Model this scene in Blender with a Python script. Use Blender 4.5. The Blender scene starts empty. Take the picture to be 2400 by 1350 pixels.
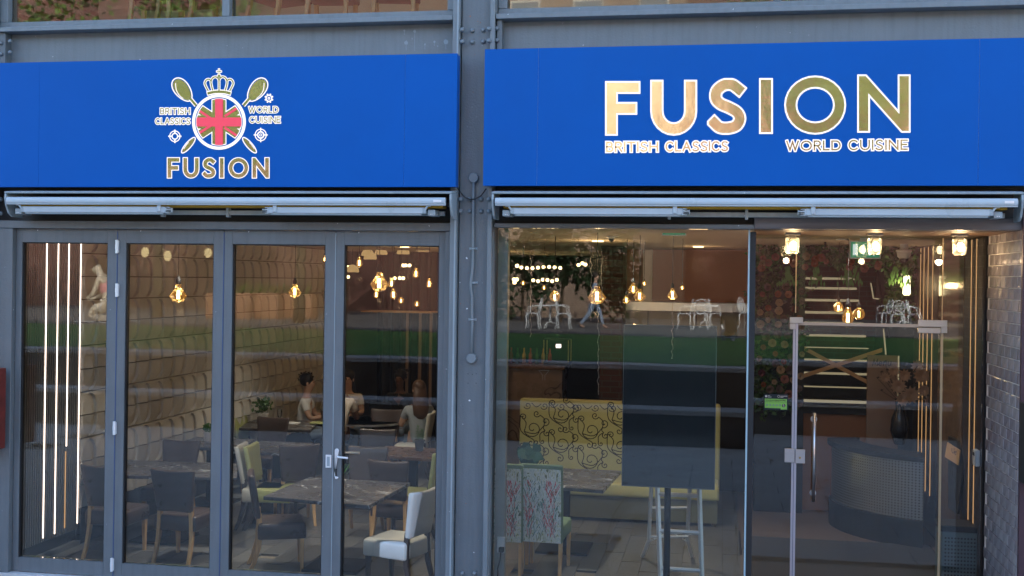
import bpy, bmesh, math, random
from mathutils import Vector, Matrix
random.seed(7)
R = math.radians
S = bpy.context.scene
COL = S.collection

# ------------------------------------------------------------------ camera
FOC, YAW, ROLL, DIST, EYE, HOR = 2729.0, R(10.2), 0.014, 10.0, 2.82, 653.0
cd = bpy.data.cameras.new('camera'); cam = bpy.data.objects.new('camera', cd); COL.objects.link(cam)
cd.sensor_width = 36.0; cd.lens = FOC / 2400 * 36.0
cd.shift_y = -(675 - HOR) / 2400
cd.clip_start = 0.05; cd.clip_end = 600
cam.matrix_world = Matrix.Translation((0, -DIST, EYE)) @ Matrix.Rotation(YAW, 4, 'Z') @ Matrix.Rotation(R(90), 4, 'X') @ Matrix.Rotation(ROLL, 4, 'Z')
cd.dof.use_dof = True; cd.dof.focus_distance = 10.2; cd.dof.aperture_fstop = 4.0
S.camera = cam

# ------------------------------------------------------------------ world, sun, exposure
SUN_EL, SUN_AZ = R(32), R(20)        # sun stands behind the building; azimuth measured from +Y towards +X
w = bpy.data.worlds.new('World'); S.world = w; w.use_nodes = True
nt = w.node_tree; bg = nt.nodes['Background']
sky = nt.nodes.new('ShaderNodeTexSky'); sky.sky_type = 'NISHITA'; sky.sun_disc = False
sky.sun_elevation = SUN_EL; sky.sun_rotation = SUN_AZ; sky.air_density = 1.0; sky.dust_density = 2.5; sky.ozone_density = 1.2
nt.links.new(sky.outputs[0], bg.inputs[0]); bg.inputs[1].default_value = 0.15
sl = bpy.data.lights.new('sun', 'SUN'); so = bpy.data.objects.new('sun', sl); COL.objects.link(so)
sl.energy = 2.0; sl.angle = R(0.6); sl.color = (1.0, 0.93, 0.82)
sdir = Vector((math.sin(SUN_AZ) * math.cos(SUN_EL), math.cos(SUN_AZ) * math.cos(SUN_EL), math.sin(SUN_EL)))
so.rotation_euler = sdir.to_track_quat('Z', 'Y').to_euler()
S.view_settings.view_transform = 'Standard'; S.view_settings.look = 'None'
S.view_settings.gamma = 1.0; S.view_settings.use_curve_mapping = False
EXPO = 2.52; S.view_settings.exposure = EXPO; KE = 2 ** -EXPO     # KE keeps lamps at the same picture brightness
try:
    S.cycles.use_denoising = True; S.cycles.max_bounces = 8; S.cycles.transparent_max_bounces = 24
    S.cycles.diffuse_bounces = 3; S.cycles.glossy_bounces = 4; S.cycles.sample_clamp_indirect = 4.0
    S.cycles.caustics_reflective = False; S.cycles.caustics_refractive = False
except Exception:
    pass

# ------------------------------------------------------------------ geometry helpers
def ray(px, py):
    A = (px - 1200) / FOC; B = (HOR - py) / FOC
    r = A - B * ROLL; u = A * ROLL + B
    return (-math.sin(YAW) + r * math.cos(YAW), math.cos(YAW) + r * math.sin(YAW), u)
def W(px, py, Y):                 # where the sight line meets the wall plane Y
    d = ray(px, py); t = (Y + DIST) / d[1]
    return Vector((d[0] * t, Y, EYE + d[2] * t))
def G(px, py, Z=0.0):             # where it meets the level plane Z
    d = ray(px, py); t = (Z - EYE) / d[2]
    return Vector((d[0] * t, -DIST + d[1] * t, Z))
def RG(px, py, Z):                # the same after the bounce off the glass (plane Y = 0.03)
    p = G(px, py, Z); return Vector((p.x, 0.06 - p.y, Z))
def XW(px, py, X):                # where it meets a side wall X
    d = ray(px, py); t = X / d[0]
    return Vector((X, -DIST + d[1] * t, EYE + d[2] * t))

class MB:
    def __init__(s): s.v = []; s.f = []
    def add(s, vs, fs):
        n = len(s.v); s.v += [tuple(v) for v in vs]; s.f += [tuple(i + n for i in f) for f in fs]; return s
    def box(s, x0, x1, y0, y1, z0, z1):
        if x0 > x1: x0, x1 = x1, x0
        if y0 > y1: y0, y1 = y1, y0
        if z0 > z1: z0, z1 = z1, z0
        return s.add([(x0,y0,z0),(x1,y0,z0),(x1,y1,z0),(x0,y1,z0),(x0,y0,z1),(x1,y0,z1),(x1,y1,z1),(x0,y1,z1)],
                     [(0,3,2,1),(4,5,6,7),(0,1,5,4),(1,2,6,5),(2,3,7,6),(3,0,4,7)])
    def quad(s, a, b, c, d): return s.add([a, b, c, d], [(0, 1, 2, 3)])
    def rings(s, rs, cap=True, close=False):
        n = len(rs[0]); vs = [p for r_ in rs for p in r_]; fs = []
        m = len(rs)
        for i in range(m if close else m - 1):
            j = (i + 1) % m
            for k in range(n):
                l = (k + 1) % n
                fs.append((i*n+k, i*n+l, j*n+l, j*n+k))
        if cap and not close:
            fs.append(tuple(range(n))[::-1]); fs.append(tuple((m-1)*n + k for k in range(n)))
        return s.add(vs, fs)
    def tube(s, pts, r, n=8, close=False, cap=True):
        pts = [Vector(p) for p in pts]; rs = []; m = len(pts); up = None
        for i, p in enumerate(pts):
            a = pts[i-1] if (i > 0 or close) else p; b = pts[(i+1) % m] if (i < m-1 or close) else p
            t = (b - a).normalized()
            if up is None: up = Vector((0,0,1)) if abs(t.z) < .9 else Vector((1,0,0))
            x = t.cross(up)
            if x.length < 1e-4: x = t.orthogonal()
            x.normalize(); y = x.cross(t).normalized(); up = y
            q = r[i] if isinstance(r, (list, tuple)) else r
            rs.append([p + x*q*math.cos(2*math.pi*k/n) + y*q*math.sin(2*math.pi*k/n) for k in range(n)])
        return s.rings(rs, cap, close)
    def lathe(s, prof, c=(0,0,0), n=16, axis='Z', sq=1.0):
        rs = []
        for (q, h) in prof:
            ring = []
            for k in range(n):
                a = 2*math.pi*k/n; u, v = q*math.cos(a), q*math.sin(a)*sq
                if axis == 'Z': ring.append((c[0]+u, c[1]+v, c[2]+h))
                elif axis == 'Y': ring.append((c[0]+u, c[1]+h, c[2]+v))
                else: ring.append((c[0]+h, c[1]+u, c[2]+v))
            rs.append(ring)
        return s.rings(rs)
    def prism(s, poly, y0, y1):   # poly of (x, z), extruded along Y
        n = len(poly)
        vs = [(x, y0, z) for x, z in poly] + [(x, y1, z) for x, z in poly]
        fs = [tuple(range(n)), tuple(range(2*n-1, n-1, -1))] + [(i, (i+1) % n + n if False else i+n, (i+1) % n + n, (i+1) % n) for i in range(n)]
        return s.add(vs, fs)
    def sphere(s, c, r, n=8, m=6, sx=1, sy=1, sz=1):
        rs = [[(c[0]+sx*r*math.sin(math.pi*i/m)*math.cos(2*math.pi*k/n), c[1]+sy*r*math.sin(math.pi*i/m)*math.sin(2*math.pi*k/n),
                c[2]-sz*r*math.cos(math.pi*i/m)) for k in range(n)] for i in range(1, m)]
        s.rings(rs); return s
    def xf(s, mat):
        s.v = [tuple(mat @ Vector(v)) for v in s.v]; return s
    def mesh(s, name, mat, smooth=False):
        me = bpy.data.meshes.new(name); me.from_pydata(s.v, [], s.f); me.validate()
        bm = bmesh.new(); bm.from_mesh(me); bmesh.ops.recalc_face_normals(bm, faces=bm.faces); bm.to_mesh(me); bm.free()
        if mat: me.materials.append(mat)
        if smooth:
            for p in me.polygons: p.use_smooth = True
        return me
    def build(s, name, mat, parent=None, smooth=False, bev=0, kind=None, sub=0, label=None, local=False):
        off = Vector((0, 0, 0)); q = parent if not local else None
        while q: off += q.location; q = q.parent
        s.v = [(a - off.x, b - off.y, c - off.z) for a, b, c in s.v]
        o = bpy.data.objects.new(name, s.mesh(name, mat, smooth)); COL.objects.link(o)
        if parent: o.parent = parent
        if kind: o['kind'] = kind
        if label: o['label'] = label
        if bev:
            m = o.modifiers.new('b', 'BEVEL'); m.width = bev; m.segments = 2 if bev > .01 else 1; m.limit_method = 'ANGLE'; m.angle_limit = R(40)
            if bev > .01:
                for p in o.data.polygons: p.use_smooth = True
        if sub:
            m = o.modifiers.new('s', 'SUBSURF'); m.levels = sub; m.render_levels = sub
            for p in o.data.polygons: p.use_smooth = True
        return o
def thing(name, label, cat, loc=(0,0,0), group=None):
    o = bpy.data.objects.new(name, None); COL.objects.link(o); o.location = loc; o.empty_display_size = .1
    tag(o, label, cat, group); return o
def tag(o, label, cat, group=None):
    o['label'] = label; o['category'] = cat
    if group: o['group'] = group
    return o
def share(src, name, loc, parent=None, rot=None, mat=None):   # another object on the same mesh
    o = bpy.data.objects.new(name, src.data); COL.objects.link(o); o.location = loc
    if parent:
        o.parent = parent; q = parent; l = Vector(loc)
        while q: l -= q.location; q = q.parent
        o.location = l
    if rot: o.rotation_euler = rot
    for m in src.modifiers:
        n = o.modifiers.new(m.name, m.type)
        if m.type == 'BEVEL': n.width = m.width; n.segments = m.segments; n.limit_method = 'ANGLE'; n.angle_limit = m.angle_limit
        if m.type == 'SUBSURF': n.levels = m.levels; n.render_levels = m.render_levels
    if mat:
        o.material_slots[0].link = 'OBJECT'; o.material_slots[0].material = mat
    return o
def copy_tree(o, parent=None):
    c = o.copy(); COL.objects.link(c); c.parent = parent
    for ch in list(o.children): copy_tree(ch, c)
    return c
def place(root, loc, rz=0, label=None, group=None, first=False, sc=1):
    o = root if first else copy_tree(root)
    o.location = loc; o.rotation_euler = (0, 0, rz)
    if sc != 1: o.scale = (sc,)*3
    if label: o['label'] = label
    if group: o['group'] = group
    return o

# ------------------------------------------------------------------ materials
def mat(name, col, rough=.5, metal=0, var=0.0, vs=3.0, bump=0.0, bs=40.0, spec=.5, emis=None, es=0, coat=0, stretch=None, col2=None, trans=0, sheen=0):
    m = bpy.data.materials.new(name); m.use_nodes = True; t = m.node_tree; b = t.nodes['Principled BSDF']
    b.inputs['Base Color'].default_value = (*col, 1); b.inputs['Roughness'].default_value = rough
    b.inputs['Metallic'].default_value = metal; b.inputs['Specular IOR Level'].default_value = spec
    if coat: b.inputs['Coat Weight'].default_value = coat; b.inputs['Coat Roughness'].default_value = .05
    if sheen: b.inputs['Sheen Weight'].default_value = sheen
    if emis: b.inputs['Emission Color'].default_value = (*emis, 1); b.inputs['Emission Strength'].default_value = es * KE
    tc = None
    if var or bump or col2:
        tc = t.nodes.new('ShaderNodeTexCoord'); mp = t.nodes.new('ShaderNodeMapping'); t.links.new(tc.outputs['Object'], mp.inputs[0])
        if stretch: mp.inputs['Scale'].default_value = stretch
    if var or col2:
        n = t.nodes.new('ShaderNodeTexNoise'); n.inputs['Scale'].default_value = vs; n.inputs['Detail'].default_value = 6
        n.inputs['Roughness'].default_value = .65
        t.links.new(mp.outputs[0], n.inputs[0])
        cr = t.nodes.new('ShaderNodeValToRGB'); cr.color_ramp.elements[0].position = .32; cr.color_ramp.elements[1].position = .68
        c2 = col2 if col2 else tuple(min(1, c*(1+var)) for c in col)
        c1 = col if col2 else tuple(c*(1-var) for c in col)
        cr.color_ramp.elements[0].color = (*c1, 1); cr.color_ramp.elements[1].color = (*c2, 1)
        t.links.new(n.outputs[0], cr.inputs[0]); t.links.new(cr.outputs[0], b.inputs['Base Color'])
        mr = t.nodes.new('ShaderNodeMapRange'); mr.inputs[3].default_value = max(.02, rough-.1); mr.inputs[4].default_value = min(1, rough+.1)
        t.links.new(n.outputs[0], mr.inputs[0]); t.links.new(mr.outputs[0], b.inputs['Roughness'])
    if bump:
        n2 = t.nodes.new('ShaderNodeTexNoise'); n2.inputs['Scale'].default_value = bs; n2.inputs['Detail'].default_value = 4
        t.links.new(mp.outputs[0], n2.inputs[0]); bp = t.nodes.new('ShaderNodeBump'); bp.inputs['Strength'].default_value = bump
        bp.inputs['Distance'].default_value = .01
        t.links.new(n2.outputs[0], bp.inputs['Height']); t.links.new(bp.outputs[0], b.inputs['Normal'])
    return m
def glass(name, k=1.9, tint=(.93,.96,.95), bump=0.0, rough=0.0, emis=None):
    m = bpy.data.materials.new(name); m.use_nodes = True; t = m.node_tree; t.nodes.clear()
    o = t.nodes.new('ShaderNodeOutputMaterial'); mx = t.nodes.new('ShaderNodeMixShader'); tr = t.nodes.new('ShaderNodeBsdfTransparent')
    gl = t.nodes.new('ShaderNodeBsdfGlossy'); fr = t.nodes.new('ShaderNodeFresnel'); mu = t.nodes.new('ShaderNodeMath'); mu.operation = 'MULTIPLY'
    mu.use_clamp = True; fr.inputs[0].default_value = 1.5; mu.inputs[1].default_value = k
    tr.inputs[0].default_value = (*tint, 1); gl.inputs['Roughness'].default_value = rough
    t.links.new(fr.outputs[0], mu.inputs[0]); t.links.new(mu.outputs[0], mx.inputs[0]); t.links.new(tr.outputs[0], mx.inputs[1]); t.links.new(gl.outputs[0], mx.inputs[2])
    sh = mx.outputs[0]
    if bump:
        tc = t.nodes.new('ShaderNodeTexCoord'); n = t.nodes.new('ShaderNodeTexNoise'); n.inputs['Scale'].default_value = 1.3; n.inputs['Detail'].default_value = 1
        bp = t.nodes.new('ShaderNodeBump'); bp.inputs['Strength'].default_value = bump; bp.inputs['Distance'].default_value = .01
        t.links.new(tc.outputs['Object'], n.inputs[0]); t.links.new(n.outputs[0], bp.inputs['Height']); t.links.new(bp.outputs[0], gl.inputs['Normal'])
    if emis:
        em = t.nodes.new('ShaderNodeEmission'); em.inputs[0].default_value = (*emis[:3], 1); em.inputs[1].default_value = emis[3] * KE
        ad = t.nodes.new('ShaderNodeAddShader'); t.links.new(sh, ad.inputs[0]); t.links.new(em.outputs[0], ad.inputs[1]); sh = ad.outputs[0]
    t.links.new(sh, o.inputs[0]); return m
def emit(name, col, s):
    m = bpy.data.materials.new(name); m.use_nodes = True; t = m.node_tree; t.nodes.clear()
    o = t.nodes.new('ShaderNodeOutputMaterial'); e = t.nodes.new('ShaderNodeEmission'); e.inputs[0].default_value = (*col, 1); e.inputs[1].default_value = s * KE
    t.links.new(e.outputs[0], o.inputs[0]); return m
def worn_paint(name, col, chip=(.75,.78,.8), rough=.42):
    m = mat(name, col, rough, var=.07, vs=2.2, bump=.25, bs=60); t = m.node_tree; b = t.nodes['Principled BSDF']
    src = b.inputs['Base Color'].links[0].from_socket; tc = [n for n in t.nodes if n.type == 'TEX_COORD'][0]
    v = t.nodes.new('ShaderNodeTexNoise'); v.inputs['Scale'].default_value = 26; v.inputs['Detail'].default_value = 3
    t.links.new(tc.outputs['Object'], v.inputs[0])
    cr = t.nodes.new('ShaderNodeValToRGB'); cr.color_ramp.elements[0].position = .735; cr.color_ramp.elements[1].position = .77
    cr.color_ramp.elements[0].color = (0,0,0,1); cr.color_ramp.elements[1].color = (1,1,1,1)
    t.links.new(v.outputs[0], cr.inputs[0])
    mx = t.nodes.new('ShaderNodeMix'); mx.data_type = 'RGBA'; t.links.new(cr.outputs[0], mx.inputs[0]); t.links.new(src, mx.inputs[6]); mx.inputs[7].default_value = (*chip, 1)
    t.links.new(mx.outputs[2], b.inputs['Base Color'])
    # grime streaks running down
    mp = t.nodes.new('ShaderNodeMapping'); mp.inputs['Scale'].default_value = (14, 14, 1.1); t.links.new(tc.outputs['Object'], mp.inputs[0])
    g = t.nodes.new('ShaderNodeTexNoise'); g.inputs['Scale'].default_value = 1.5; g.inputs['Detail'].default_value = 5; t.links.new(mp.outputs[0], g.inputs[0])
    c3 = t.nodes.new('ShaderNodeValToRGB'); c3.color_ramp.elements[0].position = .45; c3.color_ramp.elements[1].position = .75
    c3.color_ramp.elements[0].color = (1,1,1,1); c3.color_ramp.elements[1].color = (.86,.865,.87,1)
    t.links.new(g.outputs[0], c3.inputs[0])
    m2 = t.nodes.new('ShaderNodeMix'); m2.data_type = 'RGBA'; m2.blend_type = 'MULTIPLY'; m2.inputs[0].default_value = 1
    t.links.new(mx.outputs[2], m2.inputs[6]); t.links.new(c3.outputs[0], m2.inputs[7]); t.links.new(m2.outputs[2], b.inputs['Base Color'])
    return m
def marble(name, base, vein, scale=3):
    m = mat(name, base, .28, var=.09, vs=4); t = m.node_tree; b = t.nodes['Principled BSDF']
    src = b.inputs['Base Color'].links[0].from_socket; tc = [n for n in t.nodes if n.type == 'TEX_COORD'][0]
    n = t.nodes.new('ShaderNodeTexNoise'); n.inputs['Scale'].default_value = scale; n.inputs['Detail'].default_value = 3; n.inputs['Distortion'].default_value = .5
    t.links.new(tc.outputs['Object'], n.inputs[0])
    s_ = t.nodes.new('ShaderNodeMath'); s_.operation = 'SUBTRACT'; s_.inputs[1].default_value = .5; t.links.new(n.outputs[0], s_.inputs[0])
    a = t.nodes.new('ShaderNodeMath'); a.operation = 'ABSOLUTE'; t.links.new(s_.outputs[0], a.inputs[0])
    cr = t.nodes.new('ShaderNodeValToRGB'); cr.color_ramp.elements[0].position = 0; cr.color_ramp.elements[1].position = .007
    cr.color_ramp.elements[0].color = (1,1,1,1); cr.color_ramp.elements[1].color = (0,0,0,1); t.links.new(a.outputs[0], cr.inputs[0])
    mx = t.nodes.new('ShaderNodeMix'); mx.data_type = 'RGBA'; t.links.new(cr.outputs[0], mx.inputs[0]); t.links.new(src, mx.inputs[6]); mx.inputs[7].default_value = (*vein, 1)
    t.links.new(mx.outputs[2], b.inputs['Base Color']); return m
def brick_mat(name, c1, c2, mortar, sc=1.0, flat=True):
    m = bpy.data.materials.new(name); m.use_nodes = True; t = m.node_tree; b = t.nodes['Principled BSDF']; b.inputs['Roughness'].default_value = .85
    tc = t.nodes.new('ShaderNodeTexCoord'); mp = t.nodes.new('ShaderNodeMapping'); mp.inputs['Rotation'].default_value = (R(90), 0, 0)
    t.links.new(tc.outputs['Object'], mp.inputs[0]); br = t.nodes.new('ShaderNodeTexBrick')
    br.inputs['Color1'].default_value = (*c1, 1); br.inputs['Color2'].default_value = (*c2, 1); br.inputs['Mortar'].default_value = (*mortar, 1)
    br.inputs['Scale'].default_value = sc; br.inputs['Brick Width'].default_value = .225; br.inputs['Row Height'].default_value = .075; br.inputs['Mortar Size'].default_value = .008
    t.links.new(mp.outputs[0], br.inputs[0]); t.links.new(br.outputs[0], b.inputs['Base Color']); return m
def dots_mat(name, base, dark, pitch, rot=(0,0,0), r=.28, metal=1, rough=.3):
    m = mat(name, base, rough, metal); t = m.node_tree; b = t.nodes['Principled BSDF']
    uv = t.nodes.new('ShaderNodeUVMap'); v = t.nodes.new('ShaderNodeTexVoronoi'); v.voronoi_dimensions = '2D'; v.inputs['Randomness'].default_value = 0; v.inputs['Scale'].default_value = 1/pitch
    v.distance = 'CHEBYCHEV'
    t.links.new(uv.outputs[0], v.inputs['Vector'])
    c = t.nodes.new('ShaderNodeMath'); c.operation = 'LESS_THAN'; c.inputs[1].default_value = r; t.links.new(v.outputs['Distance'], c.inputs[0])
    mx = t.nodes.new('ShaderNodeMix'); mx.data_type = 'RGBA'; t.links.new(c.outputs[0], mx.inputs[0]); mx.inputs[6].default_value = (*base, 1); mx.inputs[7].default_value = (*dark, 1)
    t.links.new(mx.outputs[2], b.inputs['Base Color'])
    s_ = t.nodes.new('ShaderNodeMath'); s_.operation = 'SUBTRACT'; s_.inputs[0].default_value = metal; t.links.new(c.outputs[0], s_.inputs[1]); t.links.new(s_.outputs[0], b.inputs['Metallic'])
    return m

M = {}
M['paint'] = worn_paint('grey_blue_paint', (.182, .213, .230))
M['door'] = worn_paint('grey_door_paint', (.143, .162, .174), rough=.38)
M['paint2'] = worn_paint('grey_column_paint', (.136, .160, .174))
M['silver'] = worn_paint('awning_grey_paint', (.31, .37, .40), rough=.35)
M['silver2'] = mat('awning_bar_paint', (.43,.50,.54), .3, var=.06)
M['blue'] = mat('blue_sign_panel', (.0, .096, .40), .45, var=.05, vs=.7, spec=.15)
M['black'] = mat('black_gap', (.012,.013,.015), .6)
M['seam'] = mat('sign_seam', (.05,.09,.2), .6)
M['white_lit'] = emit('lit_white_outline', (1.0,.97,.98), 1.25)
M['gold'] = mat('gold_film', (.80,.68,.42), .15, 1, bump=.35, bs=5)
M['red'] = mat('red_print', (.85,.05,.09), .45, emis=(.9,.08,.12), es=.35)
M['glass'] = glass('window_glass', 1.4, bump=.06)
M['glass2'] = glass('door_glass', 1.4, (.93,.96,.97), bump=.05)
M['bulb'] = glass('amber_bulb_glass', 2.5, (1.0,.88,.62), emis=(1,.42,.07,.10))
M['fil'] = emit('glowing_filament', (1.0,.62,.25), 26)
M['globe'] = emit('warm_globe', (1.0,.66,.30), 7)
M['led'] = emit('led_strip_light', (1.0,.74,.62), 4.2)
M['led2'] = emit('amber_led_strip', (1.0,.52,.2), .75)
M['lednose'] = emit('step_led', (1.0,.78,.45), .34)
M['brass'] = mat('aged_brass', (.55,.40,.16), .3, 1)
M['cord'] = mat('black_cord', (.015,.014,.014), .6)
M['steel'] = mat('brushed_steel', (.62,.64,.65), .3, 1)
M['alu'] = mat('aluminium', (.78,.80,.82), .4, .35)
M['whitep'] = mat('white_plastic', (.75,.77,.77), .4)
M['leather'] = mat('dark_brown_leather', (.070,.050,.045), .30, var=.15, vs=6, bump=.15, bs=120)
M['cream'] = mat('cream_leather', (.58,.57,.52), .38, var=.06, vs=5, bump=.1, bs=120)
M['green'] = mat('olive_green_leather', (.40,.42,.17), .4, var=.08, vs=5)
M['sage'] = mat('sage_green_velvet', (.16,.24,.13), .8, var=.2, vs=8)
M['oak'] = mat('oak_wood', (.62,.38,.16), .45, var=.2, vs=5, stretch=(8,8,1))
M['darkwood'] = mat('dark_wood', (.045,.035,.032), .4)
M['marble'] = marble('dark_marble_top', (.075,.073,.08), (.5,.52,.55), 1.6)
M['brownt'] = marble('brown_stone_top', (.17,.10,.065), (.35,.22,.15), 2)
M['slat'] = mat('dark_slat', (.15,.155,.16), .5, var=.15)
M['slatb'] = mat('brown_slat', (.060,.045,.038), .45, var=.15)
M['panel'] = mat('beige_wall_panel', (.62,.59,.54), .62, var=.10, vs=2, bump=.06, bs=80)
M['panel2'] = mat('darker_beige_panel', (.54,.51,.46), .66, var=.10, vs=2, bump=.06, bs=80)  # slightly darker tone dealt at random to some tiles
M['grout'] = mat('panel_backing', (.20,.17,.13), .9)
M['floorw'] = mat('grey_wood_board', (.115,.115,.118), .38, var=.35, vs=3, stretch=(1,8,1))
M['floorw2'] = mat('pale_grey_wood_board', (.155,.153,.15), .38, var=.3, vs=3, stretch=(1,8,1))
M['ceil'] = mat('cream_ceiling', (.46,.40,.31), .8)
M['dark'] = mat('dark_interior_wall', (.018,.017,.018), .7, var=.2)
M['brownwall'] = mat('warm_brown_wall', (.33,.16,.085), .7, var=.08, vs=1)
M['tile'] = mat('grey_plum_tile', (.24,.22,.235), .08, var=.2, vs=6, bump=.55, bs=9, spec=.7)
M['tile2'] = mat('pale_plum_tile', (.30,.28,.29), .12, var=.2, vs=6, bump=.55, bs=9, spec=.7)
M['tgrout'] = mat('pale_tile_grout', (.72,.70,.68), .8)
M['leaf'] = mat('dark_leaf', (.03,.075,.02), .5, col2=(.07,.15,.035), vs=3)
M['leaf2'] = mat('tree_leaf', (.06,.12,.02), .55, col2=(.15,.23,.04), vs=.6)
M['leaf3'] = mat('bright_leaf', (.07,.22,.05), .5)
M['bark'] = mat('bark', (.09,.065,.045), .9, bump=.6, bs=12)
M['grass'] = mat('lawn_grass', (.045,.15,.03), .9, col2=(.085,.21,.05), vs=1.5, bump=.6, bs=60)
M['pave'] = mat('grey_paving', (.40,.40,.39), .8, var=.14, vs=1.2, bump=.2, bs=50)
M['pave2'] = mat('pale_paving', (.42,.41,.39), .8, var=.12, vs=1.2, bump=.2, bs=50)
M['coping'] = mat('pale_stone_coping', (.42,.42,.42), .7, var=.1)
M['wallstone'] = mat('dark_stone_wall', (.065,.062,.065), .75, var=.2)
M['orange'] = mat('terracotta_render', (.62,.27,.12), .8, var=.08, vs=.6)
M['pil'] = mat('pale_pilaster', (.62,.58,.52), .7, var=.05)
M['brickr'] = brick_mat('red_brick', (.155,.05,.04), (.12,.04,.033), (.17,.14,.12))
M['brickp'] = brick_mat('peach_brick', (.27,.19,.14), (.24,.16,.12), (.27,.23,.2))
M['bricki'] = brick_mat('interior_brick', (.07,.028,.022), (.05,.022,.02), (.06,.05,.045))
M['winb'] = mat('sky_blue_window_pane', (.10,.14,.18), .08, spec=.8)
M['skin'] = mat('light_skin', (.52,.32,.23), .5)
M['skin2'] = mat('brown_skin', (.17,.085,.05), .5)
M['hair'] = mat('dark_hair', (.012,.009,.008), .5, bump=.5, bs=60)
M['hairb'] = mat('long_brown_hair', (.09,.045,.025), .45, bump=.5, bs=60)
M['tee'] = mat('pale_tee', (.74,.74,.74), .85)
M['tee2'] = mat('beige_tee', (.46,.40,.34), .85)
M['tee3'] = mat('black_tee', (.02,.02,.022), .85)
M['denim'] = mat('blue_denim', (.25,.33,.47), .85)
M['wiron'] = mat('white_painted_iron', (.78,.82,.86), .45)
M['screen'] = mat('black_screen', (.014,.020,.027), .09, spec=.7)
M['maroon'] = mat('maroon_upholstery', (.20,.022,.05), .6, var=.15)
M['rust'] = mat('dark_red_box', (.14,.022,.018), .5, var=.3, vs=10)
M['exit'] = mat('green_exit_sign', (.0,.26,.13), .4, emis=(0,.5,.25), es=.25)
M['exitw'] = emit('exit_sign_white', (.85,1,.9), .8)
M['mat'] = mat('ribbed_mat', (.035,.033,.034), .7)
M['bronze'] = mat('polished_bronze_panel', (.30,.20,.13), .12, .45, bump=.45, bs=2.2)
M['pot'] = mat('white_pot', (.72,.70,.68), .5)
M['gpot'] = mat('grey_pot', (.10,.11,.11), .5)
M['tapem'] = mat('brown_packing_tape', (.55,.34,.16), .4)
M['menu'] = mat('brown_menu_board', (.26,.18,.13), .5)
M['ink'] = mat('dark_print', (.01,.012,.02), .5)
M['lime'] = mat('lime_green_print', (.30,.72,.14), .5)
M['navy'] = mat('black_navy_print', (.004,.02,.03), .4)
M['yfab'] = mat('olive_yellow_fabric', (.56,.53,.22), .75, var=.08, vs=2, sheen=.2)
M['scroll'] = mat('black_scroll_print', (.012,.012,.012), .7)
M['yellow'] = mat('mustard_awning_cloth', (.50,.27,.02), .8)
M['petal'] = [mat('petal_%s' % n, tuple(q*.6 for q in c), .7) for n, c in (('cream',(.62,.48,.33)),('peach',(.60,.30,.18)),('pink',(.50,.22,.18)),('rust',(.42,.13,.04)),('dusky',(.26,.19,.17)),('burgundy',(.12,.01,.015)))]
M['dry'] = mat('dried_petal', (.40,.27,.19), .8)
M['paper'] = mat('white_paper', (.72,.70,.68), .8)
M['cyan'] = glass('clear_lamp_glass', 2, (1,.97,.9), emis=(1,.72,.35,.38))
M['lampf'] = emit('bulkhead_bulb', (1,.72,.38), 30)

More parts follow.
